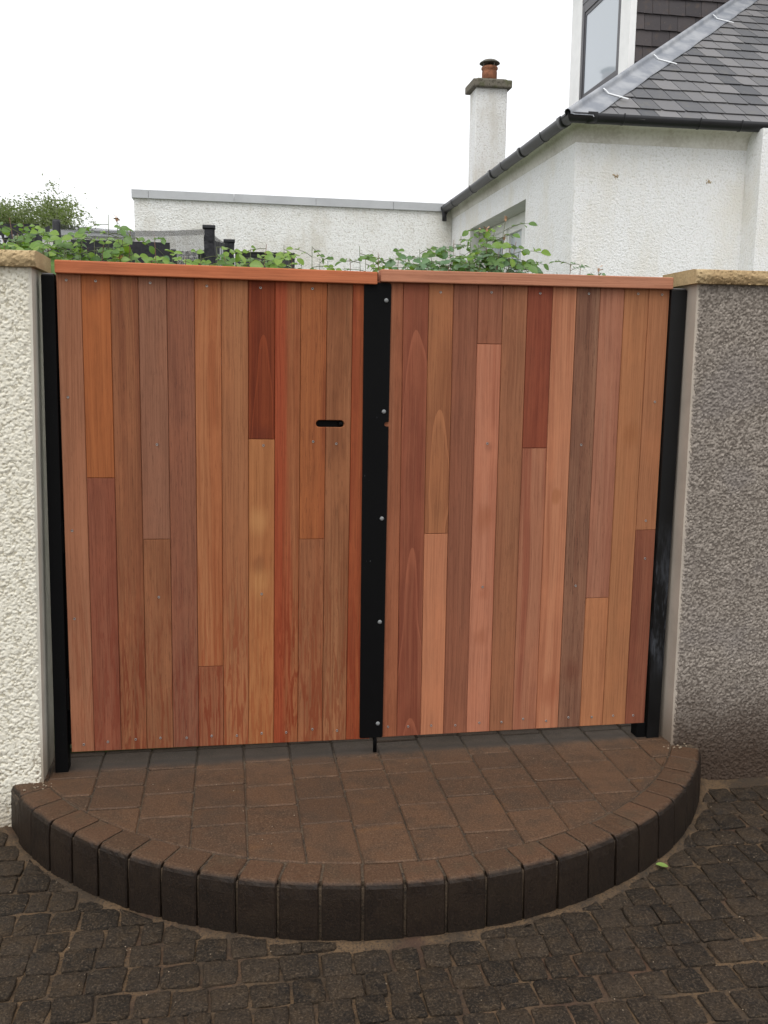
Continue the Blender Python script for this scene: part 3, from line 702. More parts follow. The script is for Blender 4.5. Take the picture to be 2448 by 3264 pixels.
GREYF = simple("grey_frame", (74, 72, 76), .4, .1, 6)
m = Mat("glass"); m.set(Base_Color=C((196, 204, 212)), Roughness=.06); m.b.inputs["Specular IOR Level"].default_value = .8; GLASS = m.m

house = empty("house", (3.315, 4.0, 0))
tag(house, "white roughcast house with hipped slate roof and slate-hung dormer behind the gate", "house")
hp = lambda o: rel(o, house)
SLP = .695; EX, EY, EZ = 3.21, 3.84, 3.365             # eaves corner of the roof plane
XW, YW = 3.315, 4.0
def wall_poly(name, pts, thick, mat, parent):          # pts 3D ring, one face
    return link(name, mesh(name, pts, [list(range(len(pts)))]), parent, mat)
hp(wall_poly("front_wall", [(XW, YW, 0), (4.77, YW, 0), (4.77, YW, 3.28), (XW, YW, 3.28)], 0, HW, house))
# side wall with a window opening
wy0, wy1, wz0, wz1 = 5.24, 7.26, 1.55, 2.975
sv = [(XW, YW, 0), (XW, wy0, 0), (XW, wy1, 0), (XW, 12, 0), (XW, YW, wz0), (XW, wy0, wz0), (XW, wy1, wz0), (XW, 12, wz0), (XW, YW, wz1), (XW, wy0, wz1), (XW, wy1, wz1), (XW, 12, wz1), (XW, YW, 3.30), (XW, wy0, 3.30), (XW, wy1, 3.30), (XW, 12, 3.30)]
sf = [(4 * r + c_, 4 * r + c_ + 1, 4 * r + 5 + c_, 4 * r + 4 + c_) for r in range(3) for c_ in range(3) if not (r == 1 and c_ == 1)]
hp(link("side_wall", mesh("side_wall", sv, sf), house, HW))
dp = .22
rv = [(XW, wy0, wz0), (XW, wy1, wz0), (XW, wy1, wz1), (XW, wy0, wz1), (XW + dp, wy0, wz0), (XW + dp, wy1, wz0), (XW + dp, wy1, wz1), (XW + dp, wy0, wz1)]
hp(link("window_reveal", mesh("window_reveal", rv, [(0, 1, 5, 4), (1, 2, 6, 5), (2, 3, 7, 6), (3, 0, 4, 7)]), house, simple("reveal_plaster", (206, 206, 200), .85, .06, 6)))
win = hp(link("window", box_mesh("window", XW + dp + .03, XW + dp + .06, wy0 + .01, wy1 - .01, wz0 + .01, wz1 - .01), house, GLASS))
wpos = Vector((0, 0, 0))
for nm, a in (("frame", (wy0, wy0 + .09, wz0, wz1)), ("frame", (wy1 - .09, wy1, wz0, wz1)), ("frame", (wy0 + .09, wy1 - .09, wz1 - .10, wz1)), ("frame", (wy0 + .09, wy1 - .09, wz0, wz0 + .09)), ("mullion", (wy0 + .64, wy0 + .74, wz0 + .09, wz1 - .10)), ("mullion", (wy0 + 1.28, wy0 + 1.38, wz0 + .09, wz1 - .10))):
    link(nm, box_mesh(nm, XW + dp - .02, XW + dp + .05, a[0], a[1], a[2], a[3], .006), win, WHITE)
for a in (wy0 + .09, wy0 + .74, wy0 + 1.38):
    bm = bmesh.new(); b_ = a + (.55 if a < wy0 + 1 else .55)
    for q in ((a, a + .05, wz0 + .09, wz1 - .10), (b_ - .05, b_, wz0 + .09, wz1 - .10), (a + .05, b_ - .05, wz1 - .15, wz1 - .10), (a + .05, b_ - .05, wz0 + .09, wz0 + .14)): add_box(bm, XW + dp, XW + dp + .045, *q, .003)
    link("sash", from_bm("sash", bm), win, WHITE)
# projecting bay to the right
hp(link("bay_wall", mesh("bay_wall", [(4.77, YW + .02, 0), (4.77, 3.775, 0), (9.5, 3.775, 0), (4.77, YW + .02, 3.33), (4.77, 3.775, 3.33), (9.5, 3.775, 3.33)], [(0, 1, 4, 3), (1, 2, 5, 4)]), house, HW))
for (X, Z) in ((3.653, 2.963), (4.453, 2.957)):
    bm = bmesh.new(); b2 = []
    for k in range(22):
        a_ = U(0, 6.28); q = U(.0, .024); r2 = U(.003, .007); c_ = bm.verts.new((X + q * math.cos(a_), YW - .008, Z + q * math.sin(a_)))
        rg = [bm.verts.new((c_.co.x + r2 * math.cos(t), YW - .001, c_.co.z + r2 * math.sin(t))) for t in (0, 1.26, 2.5, 3.8, 5.0)]
        for i in range(5): bm.faces.new((c_, rg[i], rg[(i + 1) % 5]))
    hp(link("wall_plug_scar", from_bm("wall_plug_scar", bm), house, simple("scar", (198, 178, 146), .9)))
# cove
def cove():
    n = 8; A = []
    for k in range(n + 1):
        t = k / n * math.pi / 2; A.append((1 - math.cos(t), math.sin(t)))     # (outward, up) 0..1
    bm = bmesh.new(); fr, sd_, sd2 = [], [], []
    for (o_, u_) in A:
        of, os_, z = .10 * o_, .06 * o_, 3.205 + .125 * u_
        fr.append((bm.verts.new((XW - os_, YW - of - .002, z)), bm.verts.new((4.772, YW - of - .002, z)), bm.verts.new((XW - os_ - .002, 12, z))))
    for i in range(n):
        bm.faces.new((fr[i][0], fr[i][1], fr[i + 1][1], fr[i + 1][0])).smooth = True
        bm.faces.new((fr[i][0], fr[i][2], fr[i + 1][2], fr[i + 1][0])).smooth = True
    return from_bm("cove", bm)
hp(link("cove", cove(), house, COVE))
hp(link("soffit", box_mesh("soffit", 3.22, 9.6, 3.86, 12, 3.331, 3.338), house, COVE))
# roof base: hip
RW = 12.2; apexX = (EX + RW) / 2; rise = (apexX - EX) * SLP; yr0, yr1 = EY + (apexX - EX), 14.5 - (apexX - EX)
def rz(x, y): return EZ + SLP * min(x - EX, y - EY)
rb = [(EX, EY, EZ - .012), (RW, EY, EZ - .012), (RW, 14.5, EZ - .012), (EX, 14.5, EZ - .012), (apexX, yr0, EZ + rise - .012), (apexX, yr1 if yr1 > yr0 else yr0 + .01, EZ + rise - .012)]
roof = hp(link("roof", mesh("roof", rb, [(0, 1, 4), (1, 2, 5, 4), (2, 3, 5), (3, 0, 4, 5), (0, 3, 2, 1)]), house, simple("roof_underlay", (46, 45, 46), .8)))
cs = 1 / math.sqrt(1 + SLP * SLP)
gauge = .232; r_ = 0; n_sl = 0; ydir = Vector((0, cs, SLP * cs)); nrm = Vector((0, -SLP * cs, cs))
while r_ < 17:
    s0 = r_ * gauge + U(-.006, .006) - .03; x = EX + s0 * cs - .15 + U(0, .15)
    xmax = 5.35 + s0 * cs * .62
    while x < xmax:
        wd = U(.145, .205); ln = gauge + .07
        dj = U(-.006, .006)
        pg = [(x + .0035, s0 + dj), (x + wd - .0035, s0 + dj + U(-.008, .008)), (x + wd - .0035, s0 + ln), (x + .0035, s0 + ln)]
        if U(0, 1) < .25: pg = [(pg[0][0] + .02, pg[0][1]), pg[1], pg[2], pg[3], (pg[0][0], pg[0][1] + .03)]
        pg = clip(pg, -1, cs, EX + -0 - 2 * EX + .02 if False else -EX - .05)          # stay right of the hip: x - EX >= s*cs + .05
        if len(pg) >= 3 and abs(area(pg)) > .004:
            vs_ = []
            for (a, s) in pg:
                lift = .0095 - .0145 * (s - s0) / ln
                q = Vector((a, EY, EZ)) + ydir * s + nrm * lift; vs_.append(q)
            n = len(vs_); vs_ += [v - nrm * .0065 for v in vs_[:n]]
            fs = [list(range(n)), [n + i for i in range(n)][::-1]] + [[i, n + i, n + (i + 1) % n, (i + 1) % n] for i in range(n)]
            me = mesh("slate", vs_, fs); o = link("slate", me, roof, SLATE); n_sl += 1
        x += wd
    r_ += 1
# slates of the other slope, hardly seen: one joined surface
vs_, fs = [], []
for r_ in range(18):
    s0 = r_ * gauge - .03; y = EY + (s0 + gauge + .06) * cs + .05
    while y < 13.5 - s0 * cs:
        wd = U(.145, .205); i = len(vs_)
        for (b, s_) in ((y + .003, s0), (y + wd - .003, s0), (y + wd - .003, s0 + gauge + .06), (y + .003, s0 + gauge + .06)):
            lift = .0095 - .0145 * (s_ - s0) / (gauge + .06)
            vs_.append(Vector((EX + s_ * cs, b, EZ + s_ * SLP * cs)) + Vector((-SLP * cs, 0, cs)) * lift)
        vs_ += [v - Vector((-SLP * cs, 0, cs)) * .0065 for v in vs_[i:i + 4]]
        fs += [(i, i + 1, i + 2, i + 3), (i + 7, i + 6, i + 5, i + 4), (i, i + 4, i + 5, i + 1), (i + 1, i + 5, i + 6, i + 2), (i + 3, i + 7, i + 4, i)]
        y += wd
tag(link("slate_courses", mesh("slate_courses", vs_, fs), roof, SLATE), kind="stuff")
# lead hip flashing with roll and straps
hd = Vector((1, 1, SLP)).normalized(); h0 = Vector((EX - .05, EY - .05, EZ - .02)); Lh = 5.2
def hip_pt(s, side, off):                                  # side 0 front slope, 1 side slope
    base = Vector((EX, EY, EZ)) + hd * s
    d = Vector((1, 0, 0)) if side == 0 else Vector((0, 1, 0))
    up = Vector((0, -SLP * cs, cs)) if side == 0 else Vector((-SLP * cs, 0, cs))
    return base + d * off + up * .022
bm = bmesh.new(); secs = []
for s in np.linspace(-.06, Lh, 26):
    ring = [hip_pt(s, 0, .20 + .006 * math.sin(s * 9)) - Vector((0, 0, .012)), hip_pt(s, 0, .19), hip_pt(s, 0, .045)]
    base = Vector((EX, EY, EZ)) + hd * s
    for k in range(7):
        a = math.radians(-30 + 240 * k / 6); e1 = Vector((1, -1, 0)).normalized(); e2 = hd.cross(e1).normalized(); e2 = -e2 if e2.z < 0 else e2
        ring.append(base + e2 * .035 + e1 * .026 * math.cos(a) + e2 * .026 * math.sin(a))
    ring += [hip_pt(s, 1, .045), hip_pt(s, 1, .19)]
    secs.append([bm.verts.new(q) for q in ring])
for i in range(len(secs) - 1):
    for j in range(len(secs[0]) - 1): bm.faces.new((secs[i][j], secs[i + 1][j], secs[i + 1][j + 1], secs[i][j + 1])).smooth = True
hip = hp(link("hip_flashing", from_bm("hip_flashing", bm, True), house, LEAD))
CLIP = simple("bright_clip", (226, 228, 230), .45, .05, 10)
for (u_, v_) in ((1780 + 335 * .4027, 745 * .4027), (1780 + 735 * .4027, 480 * .4027), (1780 + 1205 * .4027, 160 * .4027)):
    d = ray(u_, v_); s_ = (EX - EY - CAM.x + CAM.y) / (d.x - d.y); P = CAM + d * s_; s = (P - Vector((EX, EY, EZ))).dot(hd)
    bm = bmesh.new(); bs = Vector((EX, EY, EZ)) + hd * s; pp = (Vector((1, 0, 0)) - hd * hd.x).normalized(); un = Vector((0, -SLP * cs, cs)); path = [bs + Vector((0, 0, .066)), bs + pp * .035 + un * .045, bs + pp * .06 + un * .03, bs + pp * .23 + un * .034]
    rr_ = []
    for q in path: rr_.append([bm.verts.new(q - hd * .009), bm.verts.new(q + hd * .009), bm.verts.new(q + hd * .009 - Vector((0, 0, .004))), bm.verts.new(q - hd * .009 - Vector((0, 0, .004)))])
    for i in range(3):
        for k in range(4): bm.faces.new((rr_[i][k], rr_[i][(k + 1) % 4], rr_[i + 1][(k + 1) % 4], rr_[i + 1][k]))
    bm.faces.new(rr_[0]); bm.faces.new(rr_[-1])
    link("strap", from_bm("strap", bm), hip, CLIP)
# gutter, half round, mitred at the corner
GLX, GLY, GZ = 3.165, 3.80, 3.378
def gut_ring(kind, t):
    r = .050; res = []
    for k in range(11):
        a = math.pi + math.pi * k / 10; o_ = r + r * math.cos(a); z = GZ + r * 1.35 * math.sin(a)     # o_: 0 outer .. 2r inner
        res.append((o_, z))
    for k in range(11):
        a = 2 * math.pi - math.pi * k / 10; o_ = r + (r - .004) * math.cos(a); z = GZ + (r - .004) * 1.35 * math.sin(a); res.append((o_, z))
    return res
def gutter_piece(name, fa, fb, mat):
    R0 = gut_ring(0, 0); bm = bmesh.new(); A = [bm.verts.new(fa(o_, z)) for o_, z in R0]; B = [bm.verts.new(fb(o_, z)) for o_, z in R0]
    for i in range(len(R0)): bm.faces.new((A[i], A[(i + 1) % len(R0)], B[(i + 1) % len(R0)], B[i])).smooth = (i != 10 and i != 21)
    return from_bm(name, bm)
mit = lambda o_, z: (GLX + o_, GLY + o_, z)
gt = empty("gutter", (0, 0, 0), house); gt.location = -Vector(house.location)
link("front_run", gutter_piece("front_run", mit, lambda o_, z: (9.6, GLY + o_, z + .012), GUT), gt, GUT)
link("side_run", gutter_piece("side_run", mit, lambda o_, z: (GLX + o_, 8.14, z - .045), GUT), gt, GUT)
def collar(t, side, wdt):
    bm = bmesh.new(); n = 11; rr_ = []
    for e in (0, wdt):
        ring = []
        for s_ in (.053, .050):
            for k in range(n):
                a = math.pi + math.pi * k / (n - 1); o_ = .050 + s_ * math.cos(a); z = GZ + s_ * 1.35 * math.sin(a) + (0.0065 if s_ > .0515 else .004)*(k in (0, n - 1))
                zz = z - (.045 * (t - GLY) / 4.34 if side else -.002)
                ring.append(bm.verts.new((GLX + o_, t + e, zz) if side else (t + e, GLY + o_, zz)))
        rr_.append(ring)
    for k in range(n - 1):
        bm.faces.new((rr_[0][k], rr_[0][k + 1], rr_[1][k + 1], rr_[1][k])).smooth = True
        bm.faces.new((rr_[0][k], rr_[0][k + 1], rr_[0][n + k + 1], rr_[0][n + k])); bm.faces.new((rr_[1][k], rr_[1][k + 1], rr_[1][n + k + 1], rr_[1][n + k]))
    link("union", from_bm("union", bm), gt, GUT)
for t, wd in ((3.95, .10), (4.45, .015), (5.0, .08), (5.6, .015), (5.95, .09), (6.75, .015), (7.6, .03), (8.08, .05)): collar(t, True, wd)
for t, wd in ((3.33, .08), (3.62, .012), (4.25, .012), (4.6, .012)): collar(t, False, wd)
ol = hp(link("outlet", lathe("outlet", [(.028, -.16), (.028, -.10), (.034, -.06), (.04, -.02)], 16, (GLX + .04, 8.10, GZ - .045)), house, GUT))

# dormer
dm = empty("dormer", (0, 0, 0), house); dm.location = -Vector(house.location)
DX, DY0, DY1, DZ = 5.0, 7.0, 8.83, 6.25
bm = bmesh.new(); add_box(bm, DX + .03, 8.6, DY0 + .03, DY1 - .03, 4.2, DZ); link("core", from_bm("core", bm), dm, simple("dormer_core", (60, 56, 56), .8))
link("corner_board", box_mesh("corner_board", DX - .012, DX + .06, DY0 - .012, 7.26, 4.5, DZ, .003), dm, WHITE)
link("corner_board", box_mesh("corner_board", DX - .012, DX + .06, 8.485, DY1, 4.5, DZ, .003), dm, WHITE)
dw = link("window", box_mesh("window", DX + .012, DX + .028, 7.27, 8.475, 4.7, 5.86), dm, GLASS)
for q in ((7.263, 7.33, 4.61, 5.86), (8.41, 8.482, 4.61, 5.86), (7.33, 8.41, 4.64, 4.75), (7.33, 8.41, 5.75, 5.86)): link("frame", box_mesh("frame", DX - .006, DX + .045, *q, .004), dw, GREYF)
bm = bmesh.new()
for q in ((7.33, 7.37, 4.75, 5.75), (8.37, 8.41, 4.75, 5.75), (7.37, 8.37, 4.75, 4.79), (7.37, 8.37, 5.71, 5.75)): add_box(bm, DX + .004, DX + .03, *q)
link("sash", from_bm("sash", bm), dw, GREYF)
link("sill_panel", box_mesh("sill_panel", DX - .01, DX + .04, 7.262, 8.483, 4.40, 4.609), dm, simple("panel_grey", (92, 90, 92), .5))
link("head_panel", box_mesh("head_panel", DX - .01, DX + .04, 7.262, 8.483, 5.861, DZ), dm, GREYF)
link("dormer_roof", box_mesh("dormer_roof", DX - .12, 8.6, DY0 - .12, DY1 + .12, DZ, DZ + .12), dm, LEAD)
z = 4.45; rw = 0
while z < DZ - .05:
    x = DX + .062 + (0 if rw % 2 else -.1)
    while x < 7.2:
        wd = U(.18, .212); x0 = max(x, DX + .062); x1 = x + wd
        if x1 - x0 > .03 and rz(x0, DY0) < z + .22:
            th = U(.0, .002)
            vs_ = [(x0 + .002, DY0 + .026, z + .2), (x1 - .002, DY0 + .026, z + .2), (x1 - .002, DY0 + .006 - th, z + U(-.004, .004)), (x0 + .002, DY0 + .006 - th, z + U(-.004, .004))]
            vs_ += [(a, b + .007, c_) for a, b, c_ in vs_]
            link("slate", mesh("slate", vs_, [(0, 1, 2, 3), (7, 6, 5, 4), (0, 4, 5, 1), (1, 5, 6, 2), (2, 6, 7, 3), (3, 7, 4, 0)]), dm, SLATE2)
        x += wd
    z += .168; rw += 1

# chimney
ch = empty("chimney", (0, 0, 0), house); ch.location = -Vector(house.location)
chx0, chx1, chy0, chy1 = 3.93, 4.36, 9.5, 9.84
link("stack", box_mesh("stack", chx0, chx1, chy0, chy1, 3.4, 5.125, .012, 2), ch, HWD)
MOSS = roughcast("mossy_concrete", (122, 116, 104), (80, 76, 66), 40, .6, .008, dirt=(92, 98, 60), dirtscale=3)
link("cap_slab", box_mesh("cap_slab", chx0 - .06, chx1 + .05, chy0 - .06, chy1 + .06, 5.122, 5.222, .014, 2), ch, MOSS)
bm = bmesh.new(); add_box(bm, chx0 + .0, chx1 - .0, chy0, chy1, 5.222, 5.25, .02); link("flaunching", from_bm("flaunching", bm), ch, MOSS)
pc = ((chx0 + chx1) / 2 + .005, (chy0 + chy1) / 2, 0)
TERRA = simple("terracotta", (150, 98, 70), .85, .3, 14, bump=.3, bdist=.004)
pot = link("pot", lathe("pot", [(.10, 5.2), (.103, 5.36), (.098, 5.39), (.112, 5.405), (.112, 5.425), (.10, 5.44), (.085, 5.44)], 24, pc), ch, TERRA)
cw = [(.02, 5.53), (.09, 5.518), (.135, 5.488), (.14, 5.478), (.128, 5.474), (.02, 5.474)]
cowl = link("cowl", lathe("cowl", cw[::-1], 24, pc), ch, simple("cowl_metal", (88, 84, 74), .7, .3, 20))
for k in range(4):
    a = k * math.pi / 2 + .4; bm = bmesh.new(); tube(bm, [(pc[0] + .098 * math.cos(a), pc[1] + .098 * math.sin(a), 5.42), (pc[0] + .098 * math.cos(a), pc[1] + .098 * math.sin(a), 5.48)], .007, 6)
    link("bracket", from_bm("bracket", bm), cowl, simple("bracket_metal", (120, 112, 100), .5) if k == 0 else bpy.data.materials["bracket_metal"])

# ------------------------------------------------------------------ flat-roofed extension
ext = empty("extension", (1.4, 8.17, 0)); tag(ext, "flat-roofed white roughcast extension with grey metal edge trim joining the house", "building")
ep = lambda o: rel(o, ext)
ex0, ex1, eY, ew0, ew1, ezt = -.455, XW - .003, 8.17, .69, 1.398, 2.757
ev = [(x, eY, z) for z in (0, 1.6, ezt, 3.36) for x in (ex0, ew0, ew1, ex1)]
ef = [(4 * r + c_, 4 * r + c_ + 1, 4 * r + 5 + c_, 4 * r + 4 + c_) for r in range(3) for c_ in range(3) if not (r == 1 and c_ == 1)]
k0 = len(ev); ev += [(ex0, 13, 0), (ex0, 13, 3.36), (ew0, eY + .15, 1.6), (ew1, eY + .15, 1.6), (ew1, eY + .15, ezt), (ew0, eY + .15, ezt)]
ef += [(0, 12, k0 + 1, k0), (5, 6, k0 + 3, k0 + 2), (6, 10, k0 + 4, k0 + 3), (10, 9, k0 + 5, k0 + 4), (9, 5, k0 + 2, k0 + 5)]
ep(link("wall", mesh("wall", ev, ef), ext, HWD))
m = Mat("dark_glass"); m.set(Base_Color=(.012, .012, .014), Roughness=.1); DGLASS = m.m
wn = ep(link("window", box_mesh("window", ew0, ew1, eY + .12, eY + .15, 1.6, ezt), ext, DGLASS))
bm = bmesh.new()
for q in ((ew0, ew1, ezt - .05, ezt), (ew1 - .05, ew1, 1.6, ezt - .05), (ew0, ew0 + .05, 1.6, ezt - .05), (ew0 + .05, ew1 - .05, ezt - .2, ezt - .17)): add_box(bm, q[0], q[1], eY + .08, eY + .118, q[2], q[3])
link("frame", from_bm("frame", bm), wn, simple("dark_frame", (58, 58, 60), .5))
TRIM = simple("grey_trim", (190, 192, 194), .5, .08, 3, metallic=.1)
fj = [ex0 - .025, -.29, .688, 1.649, 2.584, XW - .02]
for i, (a, b) in enumerate(zip(fj[:-1], fj[1:])):
    zt = lambda x: 3.412 - .0075 * (x - ex0)
    v8 = [(a + .002, eY - .03, zt(a) - .092), (b - .002, eY - .03, zt(b) - .092), (b - .002, eY - .03, zt(b)), (a + .002, eY - .03, zt(a)), (a + .002, eY + .35, zt(a) - .085), (b - .002, eY + .35, zt(b) - .085), (b - .002, eY + .35, zt(b) + .004), (a + .002, eY + .35, zt(a) + .004)]
    ep(link("edge_trim", mesh("edge_trim", v8, [(0, 1, 2, 3), (5, 4, 7, 6), (3, 2, 6, 7), (0, 4, 5, 1), (0, 3, 7, 4), (1, 5, 6, 2)]), ext, TRIM))
ep(link("edge_trim", box_mesh("edge_trim", ex0 - .025, ex0 + .3, eY + .352, 13.2, 3.318, 3.412), ext, TRIM))
ep(link("flat_roof", box_mesh("flat_roof", ex0 + .3, XW - .01, eY + .35, 13, 3.3, 3.37), ext, LEAD))

# ------------------------------------------------------------------ outbuilding further back
ob = empty("outbuilding", (-1.6, 11, 0)); tag(ob, "low white outbuilding with grey flat roof edge beyond the trampoline", "building")
rel(link("wall", box_mesh("wall", -2.6, -.62, 11, 15, 0, 3.215), ob, HWD), ob)
rel(link("fascia", box_mesh("fascia", -2.66, -.56, 10.94, 15.06, 3.2135, 3.29), ob, TRIM), ob)

# ------------------------------------------------------------------ trampoline
BLK = simple("black_foam", (30, 30, 36), .6, .25, 30)
m = Mat("black_fabric"); p = m.pos(); n = m.noise(p, 12, 3)
m.set(Base_Color=C((22, 22, 30)), Roughness=.7); m.bump(n, .8, .03); FAB = m.m
m = Mat("net"); p = m.pos(); s = m.sep(p)
gx = m.math('FRACT', m.math('MULTIPLY', m.math('ADD', s[0], s[1]), 125)); gz = m.math('FRACT', m.math('MULTIPLY', s[2], 125))
lines = m.math('MAXIMUM', m.math('GREATER_THAN', gx, .76), m.math('GREATER_THAN', gz, .76))
tr = m.n("ShaderNodeBsdfTransparent"); mxs = m.n("ShaderNodeMixShader"); m.set(Base_Color=C((40, 40, 46)), Roughness=.8)
m.l(lines, mxs.inputs[0]); m.l(tr.outputs[0], mxs.inputs[1]); m.l(m.b.outputs[0], mxs.inputs[2]); m.l(mxs.outputs[0], m.out.inputs[0]); NET = m.m
WLET = simple("white_print", (216, 218, 224), .7, .03, 5)
P = {1: (-.80, 5.0), 2: (.447, 5.0), 3: (.618, 5.92), 4: (.05, 6.75), 5: (-1.0, 6.75), 6: (-1.52, 5.75)}
tp = empty("trampoline", (-.4, 5.85, .02)); tag(tp, "garden trampoline with black padded poles and safety net behind the gate", "trampoline")
tq = lambda o: rel(o, tp)
for k, (x, y_) in P.items():
    if k in (2, 3):
        h = 2.605
        bm = bmesh.new(); add_box(bm, x - .042, x + .042, y_ - .035, y_ + .035, .75, h - .015, .012, 2)
        bmesh.ops.subdivide_edges(bm, edges=[e for e in bm.edges if abs(e.verts[0].co.z - e.verts[1].co.z) > 1], cuts=24)
        for v in bm.verts: v.co.x += .006 * math.sin(v.co.z * 23 + v.co.y * 40); v.co.y += .006 * math.sin(v.co.z * 31 + 1)
        po = tq(link("pole", from_bm("pole", bm, True), tp, FAB))
        link("pole_cap", box_mesh("pole_cap", x - .056, x + .052, y_ - .05, y_ + .05, h - .02, h + .008, .004), po, BLK)
    else:
        prf = [(.026, .02), (.026, .8), (.033, .82), (.034, 2.0), (.033, 2.60), (.027, 2.62), (.022, 2.615)]
        tq(link("pole", lathe("pole", prf, 14, (x, y_, 0 if k == 1 else -.02)), tp, BLK))
order = [1, 2, 3, 4, 5, 6]
for i in range(6):
    a, b = P[order[i]], P[order[(i + 1) % 6]]; vs_ = []; nseg = 10
    for k in range(nseg + 1):
        t = k / nseg; sag = .035 * math.sin(math.pi * t)
        for z in (.8, 2.3 - sag, 2.585 - sag): vs_.append((a[0] + (b[0] - a[0]) * t, a[1] + (b[1] - a[1]) * t, z))
    fs = [(3 * k + j, 3 * k + 3 + j, 3 * k + 4 + j, 3 * k + 1 + j) for k in range(nseg) for j in range(2)]
    tq(link("safety_net", mesh("safety_net", vs_, fs), tp, NET))
    for (h0, h1) in ((2.54, 2.588), (2.27, 2.36)):
        hv = []
        for k in range(nseg + 1):
            t = k / nseg; sag = .035 * math.sin(math.pi * t)
            hv += [(a[0] + (b[0] - a[0]) * t + .0013, a[1] + (b[1] - a[1]) * t - .006, h0 - sag), (a[0] + (b[0] - a[0]) * t + .0013, a[1] + (b[1] - a[1]) * t - .006, h1 - sag)]
        tq(link("net_hem", mesh("net_hem", hv, [(2 * k, 2 * k + 2, 2 * k + 3, 2 * k + 1) for k in range(nseg)]), tp, NET))
def band(name, a, b, z0a, z1a, z0b, z1b, text=None):
    vs_ = []; n = 8
    for k in range(n + 1):
        t = k / n; x, y_ = a[0] + (b[0] - a[0]) * t, a[1] + (b[1] - a[1]) * t + .01 * math.sin(t * 9)
        vs_ += [(x, y_, z0a + (z0b - z0a) * t), (x, y_, z1a + (z1b - z1a) * t), (x, y_ + .006, z0a + (z0b - z0a) * t), (x, y_ + .006, z1a + (z1b - z1a) * t)]
    fs = []
    for k in range(n): i = 4 * k; fs += [(i, i + 4, i + 5, i + 1), (i + 2, i + 3, i + 7, i + 6), (i + 1, i + 5, i + 7, i + 3)]
    o = tq(link(name, mesh(name, vs_, fs), tp, FAB))
    if text:
        cu = bpy.data.curves.new("lettering", 'FONT'); cu.body = text[0]; cu.size = text[1]; cu.extrude = .001; cu.offset = .004; cu.align_x = 'CENTER'; cu.align_y = 'CENTER'
        tmp = bpy.data.objects.new("t", cu); COL.objects.link(tmp); dg = bpy.context.evaluated_depsgraph_get()
        me = bpy.data.meshes.new_from_object(tmp.evaluated_get(dg)); bpy.data.objects.remove(tmp)
        t = text[2]; lo = link("lettering", me, o); me.materials.clear(); me.materials.append(WLET)
        lo.rotation_euler = (math.pi / 2, 0, math.atan2(b[1] - a[1], b[0] - a[0]))
        lo.location = (a[0] + (b[0] - a[0]) * t, a[1] + (b[1] - a[1]) * t - .016, ((z0a + z1a) / 2) * (1 - t) + ((z0b + z1b) / 2) * t + text[3])
    return o
band("banner", (-1.52, 5.70), (-1.0, 5.33), 2.36, 2.66, 2.36, 2.625, ("AZUZ", .14, .5, -.01))
band("banner", (.485, 5.07), (.60, 5.84), 2.30, 2.50, 2.36, 2.56, ("AII", .2, .5, -.03))
band("fabric_band", (-.95, 6.70), (.02, 6.70), 2.25, 2.665, 2.25, 2.66)
band("fabric_band", (.35, 5.02), (.42, 5.02), 2.05, 2.385, 2.05, 2.39)
mt = []; n = 24
ringp = [P[k] for k in order]
bm = bmesh.new()
for i in range(6): tube(bm, [(*ringp[i], .72), (*ringp[(i + 1) % 6], .72)], .024, 8)
tq(link("frame_ring", from_bm("frame_ring", bm), tp, BLK))
tq(link("jumping_mat", mesh("jumping_mat", [(x, y_, .735) for x, y_ in ringp], [(0, 1, 2, 3, 4, 5)]), tp, FAB))

# ------------------------------------------------------------------ roses
def leafmat(name, a, b, tr=.35):
    m = Mat(name); o = m.obj(); rr = m.objrand(); c = m.mix(rr, C(a), C(b))
    x = m.sep(o)[1]; mid = m.ramp(m.math('ABSOLUTE', m.sep(o)[0]), 0, .03, .35, 0)
    c = m.mix(mid, c, tuple(q * 1.5 for q in C(b)))
    m.set(Base_Color=c, Roughness=.38); m.b.inputs["Specular IOR Level"].default_value = .45
    t = m.n("ShaderNodeBsdfTranslucent"); m.l(m.mix(.5, c, C((150, 190, 50))), t.inputs[0]); s = m.n("ShaderNodeMixShader"); s.inputs[0].default_value = tr
    m.l(m.b.outputs[0], s.inputs[1]); m.l(t.outputs[0], s.inputs[2]); m.l(s.outputs[0], m.out.inputs[0]); return m.m
LM = {'y': leafmat("leaf_yellow_green", (104, 140, 48), (132, 162, 62)), 'm': leafmat("leaf_mid_green", (76, 112, 44), (106, 140, 62)), 'b': leafmat("leaf_blue_green", (78, 112, 72), (108, 142, 96), .25), 'r': leafmat("leaf_turning", (170, 150, 60), (176, 110, 60), .3)}
def leaf_mesh(mat, cup, fold):
    prof_ = [(0, .02), (.12, .22), (.3, .34), (.5, .37), (.7, .30), (.87, .16), (1, 0)]
    vs_ = []
    for (t, wd) in prof_:
        zc = -cup * t * t
        vs_ += [(-wd, t, zc + fold * wd), (0, t, zc), (wd, t, zc + fold * wd)]
    fs = []
    for i in range(len(prof_) - 1):
        k = 3 * i; fs += [(k, k + 1, k + 4, k + 3), (k + 1, k + 2, k + 5, k + 4)]
    me = mesh("leaf", vs_, fs, True); me.materials.append(mat); return me
LMESH = {k: [leaf_mesh(v, c_, f_) for c_, f_ in ((.15, .25), (.3, .12), (.05, .4))] for k, v in LM.items()}
STEMG = simple("rose_cane", (84, 92, 52), .6, .25, 40); STEMB = simple("rose_twig", (108, 74, 54), .7, .2, 40); HIPM = simple("withered_petal", (190, 152, 122), .8, .25, 60)
